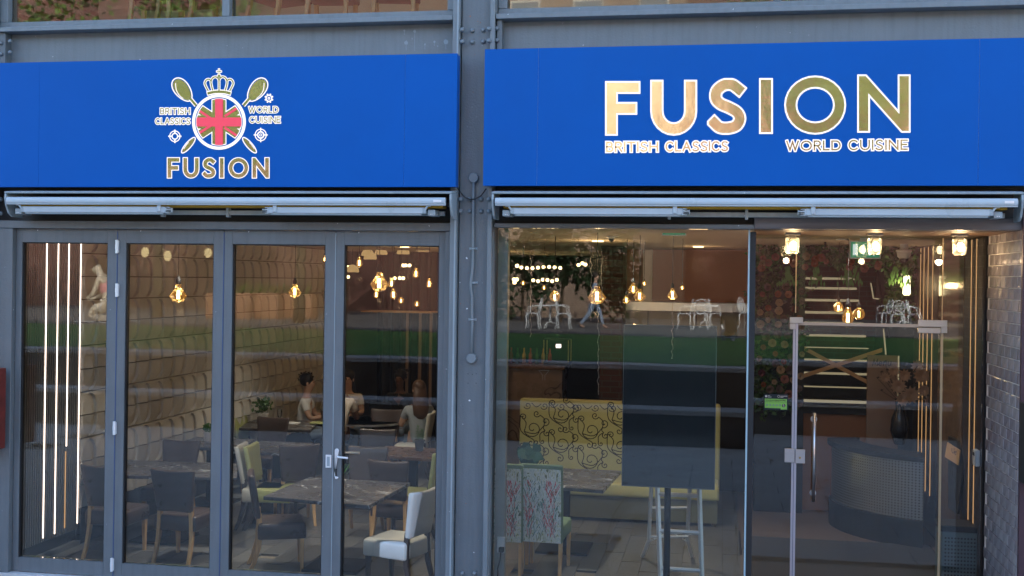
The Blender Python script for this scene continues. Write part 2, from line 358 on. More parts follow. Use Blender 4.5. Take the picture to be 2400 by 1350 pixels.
# ------------------------------------------------------------------ stroke lettering
def arc(cx, cy, rx, ry, a0, a1, n=12):
    return [(cx+rx*math.cos(R(a0+(a1-a0)*i/n)), cy+ry*math.sin(R(a0+(a1-a0)*i/n))) for i in range(n+1)]
def crom(p, n=5):
    q = [p[0]] + p + [p[-1]]; out = []
    for i in range(1, len(q)-2):
        for k in range(n):
            t = k/n; a, b, c, d = q[i-1], q[i], q[i+1], q[i+2]
            out.append(tuple(.5*((2*b[j]) + (-a[j]+c[j])*t + (2*a[j]-5*b[j]+4*c[j]-d[j])*t*t + (-a[j]+3*b[j]-3*c[j]+d[j])*t**3) for j in (0,1)))
    return out + [p[-1]]
GL = {
 'F': (.62, [[(0,0),(0,1),(1,1)], [(0,.5),(.86,.5)]]), 'I': (0, [[(0,0),(0,1)]]),
 'U': (.85, [[(0,1),(0,.42)] + arc(.5,.42,.5,.42,180,360) + [(1,1)]]),
 'S': (.66, [crom([(.92,.90),(.68,1),(.38,.99),(.12,.86),(.09,.68),(.26,.56),(.55,.48),(.86,.37),(.97,.22),(.84,.06),(.52,0),(.22,.02),(.03,.12)])]),
 'O': (1.05, [arc(.5,.5,.5,.5,90,450,28)]), 'N': (.85, [[(0,0),(0,1),(1,0),(1,1)]]),
 'B': (.62, [[(0,0),(0,1),(.5,1)] + arc(.55,.76,.35,.24,80,-80,8) + [(0,.52)], [(.5,.52)] + arc(.6,.26,.4,.26,80,-80,8) + [(0,0)]]),
 'R': (.65, [[(0,0),(0,1),(.5,1)] + arc(.55,.74,.4,.26,80,-80,8) + [(0,.48)], [(.5,.48),(1,0)]]),
 'T': (.75, [[(0,1),(1,1)], [(.5,1),(.5,0)]]), 'H': (.8, [[(0,0),(0,1)], [(1,0),(1,1)], [(0,.5),(1,.5)]]),
 'C': (.82, [arc(.55,.5,.55,.5,45,315,18)]), 'L': (.55, [[(0,1),(0,0),(1,0)]]),
 'A': (.85, [[(0,0),(.5,1),(1,0)], [(.2,.36),(.8,.36)]]), 'W': (1.2, [[(0,1),(.27,0),(.5,.95),(.73,0),(1,1)]]),
 'D': (.85, [[(0,0),(0,1),(.3,1)] + arc(.45,.5,.55,.5,85,-85,14) + [(0,0)]]), 'E': (.58, [[(1,1),(0,1),(0,0),(1,0)], [(0,.52),(.88,.52)]]),
 'G': (.9, [arc(.55,.5,.55,.5,48,330,18) + [(1,.45),(.6,.45)]]), 'Y': (.8, [[(0,1),(.5,.48),(1,1)], [(.5,.48),(.5,0)]]),
 'M': (.85, [[(0,0),(.12,1),(.5,.2),(.88,1),(1,0)]]), 'e': (.5, [[(.02,.33),(.95,.36)] + arc(.5,.32,.46,.32,10,320,14)]),
 'n': (.5, [[(.1,0),(.1,.64)], [(.1,.42)] + arc(.5,.38,.4,.24,160,0,8) + [(.92,0)]]), 'u': (.5, [[(.1,.64),(.1,.24)] + arc(.5,.24,.4,.24,180,360,8), [(.9,.64),(.9,0)]]),
 '5': (.6, [[(.9,1),(.15,1),(.08,.55)] + arc(.45,.32,.48,.32,120,-140,12)]), ' ': (.35, []),
}
def ribbon(p, wd):                # flat strip round a polyline, in 2-D
    p = [q for i, q in enumerate(p) if i == 0 or math.dist(q, p[i-1]) > 1e-5]
    n = len(p); L = []; Rr = []
    closed = n > 3 and math.dist(p[0], p[-1]) < 1e-6
    for i in range(n):
        a = p[i-1] if i > 0 else (p[-2] if closed else None); b = p[i+1] if i < n-1 else (p[1] if closed else None)
        def nd(u, v):
            dx, dy = v[0]-u[0], v[1]-u[1]; l = math.hypot(dx, dy) or 1e-9; return (-dy/l, dx/l)
        if a is None: m = nd(p[i], b); k = 1
        elif b is None: m = nd(a, p[i]); k = 1
        else:
            n1, n2 = nd(a, p[i]), nd(p[i], b); m = (n1[0]+n2[0], n1[1]+n2[1]); l = math.hypot(*m) or 1e-9; m = (m[0]/l, m[1]/l)
            k = 1/max(.30, m[0]*n1[0]+m[1]*n1[1])
        L.append((p[i][0]+m[0]*wd/2*k, p[i][1]+m[1]*wd/2*k)); Rr.append((p[i][0]-m[0]*wd/2*k, p[i][1]-m[1]*wd/2*k))
    return [(L[i], L[i+1], Rr[i+1], Rr[i]) for i in range(n-1)]
def extend(p, e):
    if len(p) > 3 and math.dist(p[0], p[-1]) < 1e-6: return p
    p = list(p)
    for (i, j) in ((0, 1), (-1, -2)):
        dx, dy = p[i][0]-p[j][0], p[i][1]-p[j][1]; l = math.hypot(dx, dy) or 1e-9
        p[i] = (p[i][0]+dx/l*e, p[i][1]+dy/l*e)
    return p
def boxclip(poly, bx):
    x0, y0, x1, y1 = bx
    for ax, lim, sg in ((0, x0, 1), (0, x1, -1), (1, y0, 1), (1, y1, -1)):
        out = []
        for j in range(len(poly)):
            P, Q = poly[j-1], poly[j]; a, b = (P[ax]-lim)*sg, (Q[ax]-lim)*sg
            if (a >= 0) != (b >= 0): t = a/(a-b); out.append((P[0]+(Q[0]-P[0])*t, P[1]+(Q[1]-P[1])*t))
            if b >= 0: out.append(Q)
        poly = out
        if len(poly) < 3: return []
    return poly
class Ink:                        # flat print: strokes and fills on a plane, in layers a fraction of a millimetre apart
    def __init__(s, to3, y0): s.to3 = to3; s.y = y0; s.mb = MB(); s.k = 0
    def poly(s, pts):
        s.k += 1; y = s.y - .00025 * (s.k % 6)
        s.mb.add([s.to3(x, z, y) for x, z in pts], [tuple(range(len(pts)))])
    def stroke(s, p, wd, ext=0, bx=None):
        s.k += 1; y = s.y - .00025 * (s.k % 6)
        for q in ribbon(extend(p, ext), wd):
            if bx: q = boxclip(list(q), bx)
            if len(q) < 3: continue
            if len(q) != 4: s.mb.add([s.to3(x, z, y) for x, z in q], [tuple(range(len(q)))]); continue
            s.mb.add([s.to3(x, z, y) for x, z in q], [(0,1,2,3)])
def glyph_px(ch, x0, y0, x1, y1): # strokes of a letter fitted in a pixel box (y down)
    return [[(x0 + (x1-x0)*a, y1 - (y1-y0)*b) for a, b in st] for st in GL[ch][1]]
def text_chars(txt, x0, y0, x1, y1, gap=.34, slope=0):
    ws = [GL[c][0] for c in txt]; k = (x1-x0)/((sum(ws) + gap*(len(txt)-1)) or 1); x = x0; out = []
    for c, w_ in zip(txt, ws): dy = slope*(x-x0); out.append(glyph_px(c, x, y0+dy, x+w_*k, y1+dy)); x += (w_+gap)*k
    return out
def text_px(txt, x0, y0, x1, y1, gap=.34, slope=0):
    ws = [GL[c][0] for c in txt]; h = y1-y0
    tot = sum(ws) + gap*1.0*(len(txt)-1); k = (x1-x0)/(tot); x = x0; out = []
    for c, w_ in zip(txt, ws):
        dy = slope*(x-x0)
        out += glyph_px(c, x, y0+dy, x+w_*k, y1+dy); x += (w_+gap)*k
    return out
# =================================================================== OUR BUILDING: SHELL
X0, X1, XE = -6.57, 2.36, 0.23        # left room wall, right wall, edge between window and recessed entrance
YG = 1.1                              # plane of the recessed entrance glass
CZ = 3.27                             # ceiling
ROOM = 14.0
def setbox(name, mt, *b, kind='structure'):
    return MB().box(*b).build(name, mt, kind=kind)
# floor: boards left of the entrance, each its own
flo = setbox('floor', M['grout'], X0-.2, X1+.1, 0.06, ROOM, -.25, -.022)
bm0 = MB().box(-.098, .098, -.595, .595, -.02, 0).build('floor_board', M['floorw'], flo)
k = 0
for i in range(34):
    xx = -6.45 + i*.2
    if xx > .2: break
    yy = .66 - (i*0.37 % 1.2)
    while yy < 8 and k < 290:
        if yy > -.2:
            y1 = max(yy, .66)
            share(bm0, 'floor_board', (xx, y1 if yy > .66 else .66, -.0001 * (k % 2) + (.0006 if yy < .66 else 0)), flo, mat=M['floorw2'] if random.random() < .35 else None) if (yy >= .66) else None
            k += 1
        yy += 1.2
fb = MB().box(X0, XE, .10, 1.0, -.021, -.004).build('board_bed', M['floorw'], flo)
MB().box(XE, X1, YG-.9, ROOM, -.021, .0).build('stone_floor', mat('entrance_stone_floor', (.17,.13,.115), .35, var=.15, vs=1.5), flo)
MB().box(X0, XE, 8, ROOM, -.021, -.003).build('rear_floor', M['floorw'], flo)
ceil_ = setbox('ceiling', M['ceil'], X0-.2, X1+.1, 0.12, 12.2, CZ, CZ+.12)
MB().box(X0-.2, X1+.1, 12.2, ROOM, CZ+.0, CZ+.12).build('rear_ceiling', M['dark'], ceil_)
wl = thing('wall', 'left room wall lined with beige relief panels and dark slats', 'wall', (X0, 4, 0))
MB().box(X0-.25, X0-.02, .1, ROOM, -.24, 5.0).build('backing', M['grout'], wl)
wr = thing('wall', 'right room wall beyond the entrance, with slats and a bronze mirror', 'wall', (X1, 4, 0))
MB().box(X1+.02, X1+.3, YG, ROOM, -.24, 5.0).build('backing', M['dark'], wr)
wb = thing('wall', 'dark rear wall of the restaurant behind the bar', 'wall', (-2, ROOM, 0))
MB().box(X0-.2, X1+.3, ROOM-.01, ROOM+.2, -.3, 5.0).build('plaster', M['dark'], wb)

# ---- relief tiles on the left wall
def relief_tile(flip):
    w_, h_ = .293, .230; m = MB()
    A = [(.06,.0),(.06,.30),(.10,.52),(.20,.74),(.36,.90),(.55,.97),(.72,.93),(.86,.80),(.95,.60),(.97,.35),(.97,0)]
    B = [(0,0),(0,.3),(0,.55),(0,.8),(0,1),(.5,1),(.75,1),(1,1),(1,.6),(1,.3),(1,0)]
    f = (lambda p: (p[0]*w_, (1-p[1])*h_)) if flip else (lambda p: (p[0]*w_, p[1]*h_))
    n = len(A); dep = [(.012 + .012*(1-abs(i-5)/5.0)) for i in range(n)]
    top = .026
    v = []; 
    for p, hh in zip(B, [top]*n): y, z = f(p); v.append((hh - .006*(1-p[0]), y, z))
    for p in A: y, z = f(p); v.append((top + .004, y, z))
    for p, d in zip(A, dep): y, z = f((p[0]*.985+.012, p[1]*.985)); v.append((top - d, y, z))
    y, z = f((.62, 0.0)); v.append((top + .014, y, z))
    y, z = f((.60, .45)); v.append((top + .002, y, z))
    F = []
    for i in range(n-1):
        F += [(i, i+1, n+i+1, n+i), (n+i, n+i+1, 2*n+i+1, 2*n+i), (2*n+i, 2*n+i+1, 3*n+1)]
    F += [(2*n, 3*n+1, 3*n), (3*n-1, 3*n, 3*n+1)]
    m.add(v, F)
    y0, z0 = f((0,0)); y1, z1 = f((1,1))
    m.add([(0,y0,z0),(0,y1,z0),(0,y1,z1),(0,y0,z1),(top-.004,y0,z0),(top-.004,y1,z0),(top-.004,y1,z1),(top-.004,y0,z1)], [(0,1,5,4),(1,2,6,5),(2,3,7,6),(3,0,4,7)])
    m.v = [(x*1.45, y, z) for x, y, z in m.v]
    return m
tA = relief_tile(False).build('wall_tile', M['panel'], wl, local=True); tB = relief_tile(True).build('wall_tile', M['panel'], wl, local=True)
YT0 = 1.13
first = [True, True]
for r_ in range(12):
    for c in range(25):
        src = (tA, tB)[r_ % 2]
        pos = Vector((X0, YT0 + c*.30, .37 + r_*.2416))
        if first[r_ % 2]: src.location = pos - wl.location; first[r_ % 2] = False
        else: share(src, 'wall_tile', pos + Vector((random.uniform(-.003,.003), random.uniform(-.001,.001), random.uniform(-.001,.001))), wl, mat=M['panel2'] if random.random() < .3 else None)
MB().box(X0-.018, X0+.05, YT0, YT0+7.5, .10, .368).build('skirting', M['dark'], wl)
MB().box(X0-.018, X0+.05, YT0-.02, ROOM-.01, .0, .098).build('plinth', M['dark'], wl)
# ---- slats and led strips, left
def slat_wall(par, X, y0, y1, z0, z1, n, sgn, mt, leds, split=None, lw=.016, gap=.0):
    MB().box(X, X - sgn*.018, y0, y1, z0-.25, z1).build('slat_backing', M['black'], par)
    pit = (y1-y0)/n; src = None
    for i in range(n):
        y = y0 + (i+.5)*pit
        if src is None:
            src = MB().box(0, sgn*.028, -pit*.30, pit*.30, 0, (z1-z0)).build('slat', mt, par, bev=.002, local=True); src.location = Vector((X, y, z0)) - par.location
        else: share(src, 'slat', (X, y, z0), par)
    for (y, za, zb, m_) in leds:
        MB().box(X+sgn*.028, X+sgn*.034, y-lw/2, y+lw/2, za, zb).build('led_strip', m_, par)
yl = [XW(px, 700, X0).y for px in (102, 129, 154, 182)]
slat_wall(wl, X0+.0, .13, YT0-.02, .16, CZ-.01, 26, 1, M['slat'],
    [(yl[0], .20, CZ-.02, M['led']), (yl[1], .20, CZ-.02, M['led']), (yl[2], 1.05, CZ-.02, M['led']), (yl[2]-.012, .22, 1.0, M['led2']), (yl[3], .22, CZ-.02, M['led'])], lw=.0125)
MB().box(X0-.018, X0+.06, .13, YT0-.025, .0, .045).build('slat_base', M['slat'], wl)
tag(MB().box(0,.03,0,.09,0,.11).build('socket_box', M['whitep']), 'white socket box on the wall base under the relief panels', 'socket')
bpy.data.objects['socket_box'].location = (X0+.05, 1.35, .17)
# ---- right wall: slats, bronze mirror, slats
slat_wall(wr, X1, 1.16, 1.95, .05, CZ-.01, 17, -1, M['slatb'], [(XW(2281,900,X1).y, .30, CZ-.02, M['led2']), (XW(2293,900,X1).y, .30, CZ-.02, M['led2'])], lw=.009)
MB().box(X1, X1-.03, 1.98, 3.30, .02, CZ-.01).build('mirror_panel', M['bronze'], wr)
slat_wall(wr, X1, 3.34, 4.95, .05, CZ-.01, 24, -1, M['slatb'], [(XW(px,700,X1).y, .45, CZ-.02, M['led2']) for px in (2163, 2171, 2181, 2192)], lw=.010)
# ---- tiled pier, right of the entrance
pier = thing('tiled_pier', 'pier beside the entrance faced with glossy plum grey tiles and pale grout', 'wall', (X1, .5, 0))
YF = -.10
MB().box(X1+.012, X1+.35, YF, YG+.02, -.02, 3.30).build('pier_core', M['tgrout'], pier)
MB().box(X1+.0, X1+.37, YF-.05, YF-.002, -.02, 3.4).build('pier_edge', mat('plum_edge_metal', (.05,.025,.035), .5), pier)
tl = MB().box(0, .014, -.0952, .0952, -.0445, .0445).build('tile', M['tile'], pier, bev=.002, local=True); used = False
rows = 34
for r_ in range(rows):
    off = .1 * (r_ % 2)
    y = YF + .1 - off; 
    while y < YG - .01:
        a, b = max(YF, y-.0965), min(YG-.004, y+.0965)
        if b - a > .03:
            pos = Vector((X1 - .002, (a+b)/2, -.02 + .0485 + r_*.0972))
            rot = (random.uniform(-.012,.012), random.uniform(-.01,.01), random.uniform(-.012,.012))
            if not used: tl.location = pos - pier.location; o = tl; used = True
            else: o = share(tl, 'tile', pos, pier, mat=M['tile2'] if random.random() < .35 else None)
            o.scale = (1, (b-a-.004)/.193, 1); o.rotation_euler = rot
        y += .2
bx = tag(MB().box(X1-.012, X1+.2, YF-.24, YF-.06, W(2395,1130,-.2).z, W(2395,942,-.2).z).build('wall_box', M['black'], bev=.006), 'black box fixed to the outer edge of the tiled pier', 'box')
# ---- upper storeys of our building (casts the shade over the plaza)
bld = thing('building', 'grey steel framed building whose upper storeys rise above the two blue signs', 'building', (-2, 4, 3.4))
sp = MB()
sp.box(-9.2, 5.2, .16, .40, CZ+.13, 5.02).build('spandrel_wall', M['paint2'], bld)
MB().box(X0-.2, X1+.3, .42, ROOM, 4.90, 5.10).build('upper_floor', M['ceil'], bld)
MB().box(-9.2, 5.2, 0, ROOM, 8.2, 8.5).build('upper_ceiling', M['ceil'], bld)
MB().box(-9.2, 5.2, 6.0, 6.2, 5.03, 8.19).build('upper_room_wall', mat('upper_room_plaster', (.42,.38,.33), .8), bld)
MB().box(-18, 14, 0.0, ROOM, 8.52, 17).build('upper_storeys', M['brickr'], bld)
MB().box(-18, -9.2, 0.2, ROOM, 0, 8.5).build('left_wing', M['brickr'], bld); MB().box(5.2, 14, 0.2, ROOM, 0, 8.5).build('right_wing', M['brickr'], bld)
MB().box(-9.2, -6.85, .16, ROOM, 0, 5.0).build('left_unit', M['paint2'], bld); MB().box(X1+.38, 5.2, .16, ROOM, 0, 5.0).build('right_unit', M['paint2'], bld)

# =================================================================== STEEL FRAME
def rivet_pts(px, py, Y): p = W(px, py, Y); return (p.x, Y, p.z)
rv = MB().lathe([(0,-.026),(.012,-.024),(.019,-.014),(.021,0)], n=10, axis='Y')
colm = thing('steel_column', 'grey riveted steel column between the two blue signs', 'column', (-2.13, 0, 0))
MB().box(-2.255, -2.00, -.10, .14, -.02, 8.5).build('web_plate', M['paint2'], colm, bev=.004)
MB().box(-2.325, -2.262, -.155, .14, -.02, 8.5).build('flange', M['paint'], colm, bev=.005)
MB().box(-1.995, -1.955, -.155, .14, -.02, 8.5).build('flange', M['paint'], colm, bev=.005)
MB().box(-2.285, -2.272, -.163, -.155, -.02, 8.5).build('weld_bead', M['silver'], colm)
rs = None
for (px, py) in [(1107,72),(1133,71),(1107,99),(1133,98),(1101,467),(1128,467),(1101,495),(1128,495),(1084,1343),(1113,1343)]:
    p = W(px, py, -.10)
    if rs is None: rs = MB(); rs.v, rs.f = list(rv.v), list(rv.f); rs = rs.build('rivet', M['paint'], None, smooth=True); rs.parent = colm; rs.location = Vector((p.x, -.10, p.z)) - colm.location
    else: share(rs, 'rivet', (p.x, -.10, p.z), colm)
for (px, py) in [(1084,70),(1084,98),(1146,68),(1146,96),(1080,467),(1080,495),(1146,467),(1146,495)]:
    p = W(px, py, -.155); share(rs, 'rivet', (p.x, -.155, p.z), colm)
for (px, py) in [(1097,876),(1107,877),(1116,876),(1097,898),(1116,898)]:
    p = W(px, py, -.10); MB().lathe([(0,-.0005),(.004,-.0006),(.004,.001)], c=(p.x,-.1012,p.z), n=8, axis='Y').build('bolt_hole', M['black'], colm)
rsp = Ink(lambda x, y, Y: tuple(W(x, y, Y)), -.1015)
for (px, py, rr) in ((1102,38,1.6),(1120,50,1.0),(1126,53,1.2),(1113,128,.8),(1109,216,.9),(1098,640,.8),(1079,712,1.2),(1120,1010,.9),(1092,1180,1.0)):
    rsp.poly([(px+rr*math.cos(R(a)), py+rr*math.sin(R(a))) for a in range(0,360,45)])
rsp.mb.build('rust_spots', mat('rust_spot', (.35,.13,.07), .8), colm, kind='stuff')
coll = thing('steel_column', 'grey steel column at the far left edge beside the left sign', 'column', (-6.9, 0, 0))
MB().box(-7.4, -6.80, -.10, .14, -.02, 8.5).build('web_plate', M['paint2'], coll, bev=.004)
MB().box(-6.795, -6.745, -.155, .14, -.02, 8.5).build('flange', M['paint'], coll, bev=.005)
for (px, py) in [(3,101),(3,127),(3,467),(3,500)]:
    p = W(px, py, -.10); share(rs, 'rivet', (p.x, -.10, p.z), coll)
pr, p2 = W(15, 862, -.165), W(15, 1050, -.165)
tag(MB().box(-7.4, pr.x, -.30, -.165, p2.z, pr.z).build('sign_box', M['rust'], bev=.004), 'dark red weathered box on the column at the left edge', 'box')
# beams over the signs
def beam(xa, xb, label, stiffs, rivs):
    b = thing('steel_beam', label, 'beam', ((xa+xb)/2, 0, 4.9))
    MB().box(xa, xb, .0, .14, 4.70, 5.06).build('web_plate', M['paint'], b)
    MB().box(xa, xb, -.135, .14, 5.062, 5.105).build('top_flange', M['paint'], b, bev=.004)
    MB().box(xa, xb, -.135, -.002, 4.685, 4.72).build('bottom_flange', M['paint'], b, bev=.004)
    for (s0, s1) in stiffs: MB().box(s0, s1, -.10, -.002, 4.725, 5.06).build('end_plate', M['paint2'], b, bev=.003)
    for (px, py, Y) in rivs: p = W(px, py, Y); share(rs, 'rivet', (p.x, Y, p.z), b)
    return b
bL = beam(-6.74, -2.33, 'riveted grey beam above the left blue sign', [(-6.735, -6.64)], [(25,97,-.10),(25,123,-.10),(1066,72,-.03),(1066,99,-.03)])
beam(-1.95, 2.9, 'riveted grey beam above the right blue sign', [(-1.945, -1.90)], [(1165,67,-.10),(1165,95,-.10)])
spl = Ink(to3_web := (lambda x, y, Y: tuple(W(x, y, Y))), -.0015); rnd = random.Random(3)
for (px, py, rr, ln) in ((948,72,2.2,10),(972,73,3.2,46),(952,100,4.2,18),(996,104,2.2,12),(1018,98,2.6,10),(1045,98,5.5,18),(966,90,1.2,3),(1026,108,1.2,2)):
    spl.poly([(px+rr*math.cos(R(a))*rnd.uniform(.75,1.2), py+rr*1.1*math.sin(R(a))*rnd.uniform(.75,1.2)) for a in range(0,360,30)]); spl.stroke([(px+.3,py+rr*.6),(px-.2,py+ln*.6),(px+.2,py+ln)], .9)
spl.mb.build('dried_splashes', mat('dried_splash', (.30,.36,.41), .7), bL, kind='stuff')
# upper windows
def upwin(xa, xb, mull, label, panes):
    t = thing('upper_window', label, 'window', ((xa+xb)/2, 0, 5.15)); zs = 5.172
    MB().box(xa, xb, -.03, .12, 5.108, zs).build('sill', M['paint'], t, bev=.004)
    for (a, b) in ((xa, xa+.075), (xb-.075, xb)) + tuple(mull): MB().box(a, b, -.03, .12, zs+.001, 7.8).build('mullion', M['paint'], t, bev=.004)
    MB().box(xa, xb, -.03, .12, 7.8, 8.2).build('head', M['paint'], t)
    for a, b in panes: MB().box(a, b, .04, .055, zs, 7.8).build('pane', M['glass'], t)
    return t
upwin(-6.74, -2.33, ((-4.515, -4.445),), 'upper window above the left sign with red chairs behind the glass', ((-6.665,-4.516),(-4.444,-2.406)))
upwin(-1.95, 2.9, ((.40,.46),), 'upper window above the right sign', ((-1.874,.399),(.461,2.82)))

# =================================================================== DOOR LEAVES (left bay)
def Xa(px, Y=0.0, py=900): return W(px, py, Y).x
ZB, ZT, ZG, ZR = .0, 3.225, 3.10, .135      # bottom, top of leaf, top of glass, bottom of glass
fr = thing('door_frame', 'grey frame round the four folding glass door leaves', 'door frame', (-4.4, 0, 0))
xl, xr = Xa(43,0,560), Xa(1049,0,560)
MB().box(-6.74, xl, -.09, .11, .0, 3.225).build('jamb', M['door'], fr, bev=.004)
MB().box(xr, -2.33, -.09, .11, .0, 3.225).build('jamb', M['door'], fr, bev=.004)
MB().box(-6.74, -2.33, -.09, .11, 3.228, 3.30).build('head', M['door'], fr, bev=.004)
MB().box(-6.74, -2.33, -.11, .11, -.03, -.002).build('threshold', M['alu'], fr)
seams = [xl, Xa(277,0,800), Xa(526,0,800), Xa(787,0,800), xr]
gl = [(57,257),(300,505),(549,766),(810,1032)]
names = ['leftmost glass door leaf with the led strips behind it', 'second glass door leaf from the left with the lone pendant bulb behind it',
         'third glass door leaf from the left, hinged without a handle', 'rightmost glass door leaf with the lever handle beside the column']
leaves = []
for i in range(4):
    a, b = seams[i]+.003, seams[i+1]-.003; ga, gb = Xa(gl[i][0],0,570), Xa(gl[i][1],0,570)
    L = thing('door_leaf', names[i], 'door', ((a+b)/2, 0, 0), 'folding door leaves of the left bay'); leaves.append(L)
    m = MB(); m.box(a, ga, -.035, .05, .004, ZT); m.build('stile', M['door'], L, bev=.003)
    m = MB(); m.box(gb, b, -.035, .05, .004, ZT); m.build('stile', M['door'], L, bev=.003)
    MB().box(ga+.0005, gb-.0005, -.034, .05, ZG, ZT-.001).build('top_rail', M['door'], L)
    MB().box(ga+.0005, gb-.0005, -.034, .05, .005, ZR).build('bottom_rail', M['door'], L)
    for (u, v_) in ((ga, ga+.009), (gb-.009, gb)): MB().box(u, v_, -.022, .03, ZR+.001, ZG-.001).build('glazing_bead', M['black'], L)
    MB().box(ga+.009, gb-.009, -.022, .03, ZG-.010, ZG-.001).build('glazing_bead', M['black'], L)
    MB().box(ga+.008, gb-.008, .0, .02, ZR+.002, ZG-.002).build('glass_pane', M['glass'], L)
    if i: MB().box(a-.008, a, -.0365, -.034, .01, ZT-.02).build('gasket', M['silver'] if i == 3 else M['seam'], L)
def hinge(px, py, par):
    p = W(px, py, -.04); m = MB().lathe([(.012,-.062),(.014,-.06),(.014,-.022),(.0155,-.02),(.0155,.02),(.014,.022),(.014,.06),(.012,.062)], c=(p.x, -.049, p.z), n=12)
    m.box(p.x-.017, p.x+.017, -.041, -.036, p.z-.055, p.z+.055)
    m.build('hinge', M['alu'], par, smooth=False)
for (px, py) in ((275,578),(275,680),(269,1003),(263,1323)): hinge(px, py, leaves[0])
# lever handle on the right leaf and latch plate on the third
p = W(789, 1087, -.045)
m = MB().prism([(p.x-.019+.0, p.z-.11)] + [(p.x+.019*math.cos(R(a)), p.z+.118+.019*math.sin(R(a))) for a in range(0,181,30)] + [(p.x+.019*math.cos(R(a)), p.z-.118+.019*math.sin(R(a))) for a in range(180,361,30)][1:], -.050, -.037)
m.build('handle_plate', M['alu'], leaves[3], bev=.003)
h = W(786, 1071, -.09)
hd = MB().tube([(h.x+.012,-.045,h.z),(h.x+.012,-.085,h.z),(h.x+.03,-.098,h.z),(h.x+.12,-.100,h.z-.004)], .0095, 10).build('lever', M['alu'], leaves[3], smooth=True)
MB().tube([(h.x+.02,.055,h.z+.01),(h.x+.02,.10,h.z+.01),(h.x+.16,.11,h.z+.012)], .010, 8).build('inner_lever', M['alu'], leaves[3], smooth=True)
MB().lathe([(0,-.004),(.007,-.004),(.007,0)], c=(p.x, -.050, p.z-.05), n=10, axis='Y').build('keyhole', M['black'], leaves[3])
q = W(770, 1081, -.04)
MB().box(q.x-.027, q.x+.027, -.046, -.037, q.z-.058, q.z+.058).build('latch_plate', M['alu'], leaves[2], bev=.003)
MB().box(q.x-.013, q.x+.013, -.0485, -.0462, q.z-.042, q.z+.042).build('latch_slot', M['silver'], leaves[2])
# lintel covers between leaves and awnings, black boards standing in for shade behind awnings
for (a, b, lab) in ((-6.74, -2.33, 'dark recess board behind the left awning'), (-1.95, 2.9, 'dark recess board behind the right awning')):
    tag(MB().box(a, b, -.02, .13, 3.305, 3.72).build('recess_shade_board', M['black']), lab, 'board')
    tag(MB().box(a, b, -.15, .12, 3.72, 4.68).build('sign_backing', M['black']), lab.replace('awning', 'blue sign').replace('recess', 'backing'), 'board')

# =================================================================== RIGHT SHOP WINDOW
sw = thing('shop_window', 'large fixed shop window of the right bay with the menu screen behind it', 'window', (-.9, 0, 0))
ga, gb = Xa(1159,0,560), XE - .012
MB().box(-1.95, ga, -.09, .11, .0, 3.225).build('jamb', M['door'], sw, bev=.004)
MB().box(-1.95, XE+.03, -.09, .11, 3.262, 3.30).build('head', M['door'], sw, bev=.004)
MB().box(-1.95, XE, -.09, .11, -.03, .07).build('sill', M['door'], sw, bev=.004)
MB().box(ga, gb, .0, .024, .071, 3.261).build('glass_pane', M['glass'], sw)
MB().box(gb, gb+.014, -.012, .03, .0, 3.261).build('glass_edge', mat('blue_green_glass_edge', (.42,.60,.66), .2, spec=.8), sw)
MB().box(XE+.004, XE+.022, .035, YG-.03, .0, 3.24).build('return_pane', M['glass2'], sw)
MB().box(XE+.004, XE+.05, -.02, .03, .0, 3.24).build('edge_post', M['black'], sw)
MB().box(-1.95, W(1190,900,.2).x, .13, .22, .0, 3.26).build('inner_jamb', mat('pale_inner_jamb', (.36,.39,.38), .6, var=.15), sw)
# recessed porch
MB().box(XE+.05, X1, .12, YG+.05, 3.262, 3.29).build('soffit', mat('brown_soffit', (.20,.12,.075), .45, var=.2, vs=4, stretch=(.5,6,1)), kind='structure')
tag(MB().box(XE+.032, X1+.3, -.09, .11, 3.265, 3.36).build('porch_lintel', mat('brown_grey_lintel', (.13,.125,.135), .4, var=.25, vs=3, stretch=(.5,3,8)), bev=.004), 'brown grey lintel over the recessed entrance', 'lintel')
def rect_glass(name, label, cat, a, b, z0, z1, g=None):
    o = MB().box(a, b, YG, YG+.012, z0, z1).build(name, M['glass2']); return tag(o, label, cat, g)
xd0, xd1 = W(1861,1000,YG).x, W(2204,1000,YG).x; zt = W(2000,761,YG).z
rect_glass('side_pane', 'narrow glass side pane left of the glass door, carrying the hygiene sticker', 'glass panel', XE+.055, xd0-.006, .0, zt)
rect_glass('side_pane', 'glass side pane right of the glass door, in front of the slats', 'glass panel', xd1+.006, X1-.03, .0, 3.24)
rect_glass('transom_pane', 'glass pane over the glass door, between the two bulkhead lamps', 'glass panel', W(1861,650,YG).x, xd1-.002, zt+.012, 3.24)
rect_glass('transom_pane', 'narrow upper glass pane left of the door head', 'glass panel', XE+.055, W(1861,650,YG).x-.004, zt+.004, 3.24)
gd = thing('glass_door', 'frameless glass door with a long steel pull handle', 'door', ((xd0+xd1)/2, YG, 0))
MB().box(xd0, xd1-.004, YG, YG+.012, .02, zt-.008).build('glass_pane', M['glass2'], gd)
edge = mat('frosted_edge_seal', (.62,.62,.68), .3, spec=.7); edge2 = mat('amber_edge_seal', (.55,.42,.25), .3)
MB().box(xd0-.022, xd0+.024, YG-.012, YG-.002, .02, zt+.004).build('edge_seal', edge, gd, bev=.003)
MB().box(xd0-.001, xd0+.003, YG-.0135, YG-.012, .02, zt).build('seal_line', M['seam'], gd)
MB().box(xd0+.02, xd1, YG-.010, YG-.002, zt-.014, zt+.016).build('head_seal', mat('clear_head_seal', (.50,.44,.38), .25, spec=.7), gd, bev=.003)
MB().box(xd1-.010, xd1+.012, YG-.010, YG-.002, .02, zt).build('edge_seal', edge2, gd, bev=.002)
MB().box(xd1-.004, xd1+.004, YG-.008, YG-.002, zt+.02, 3.24).build('pane_joint', edge2, gd)
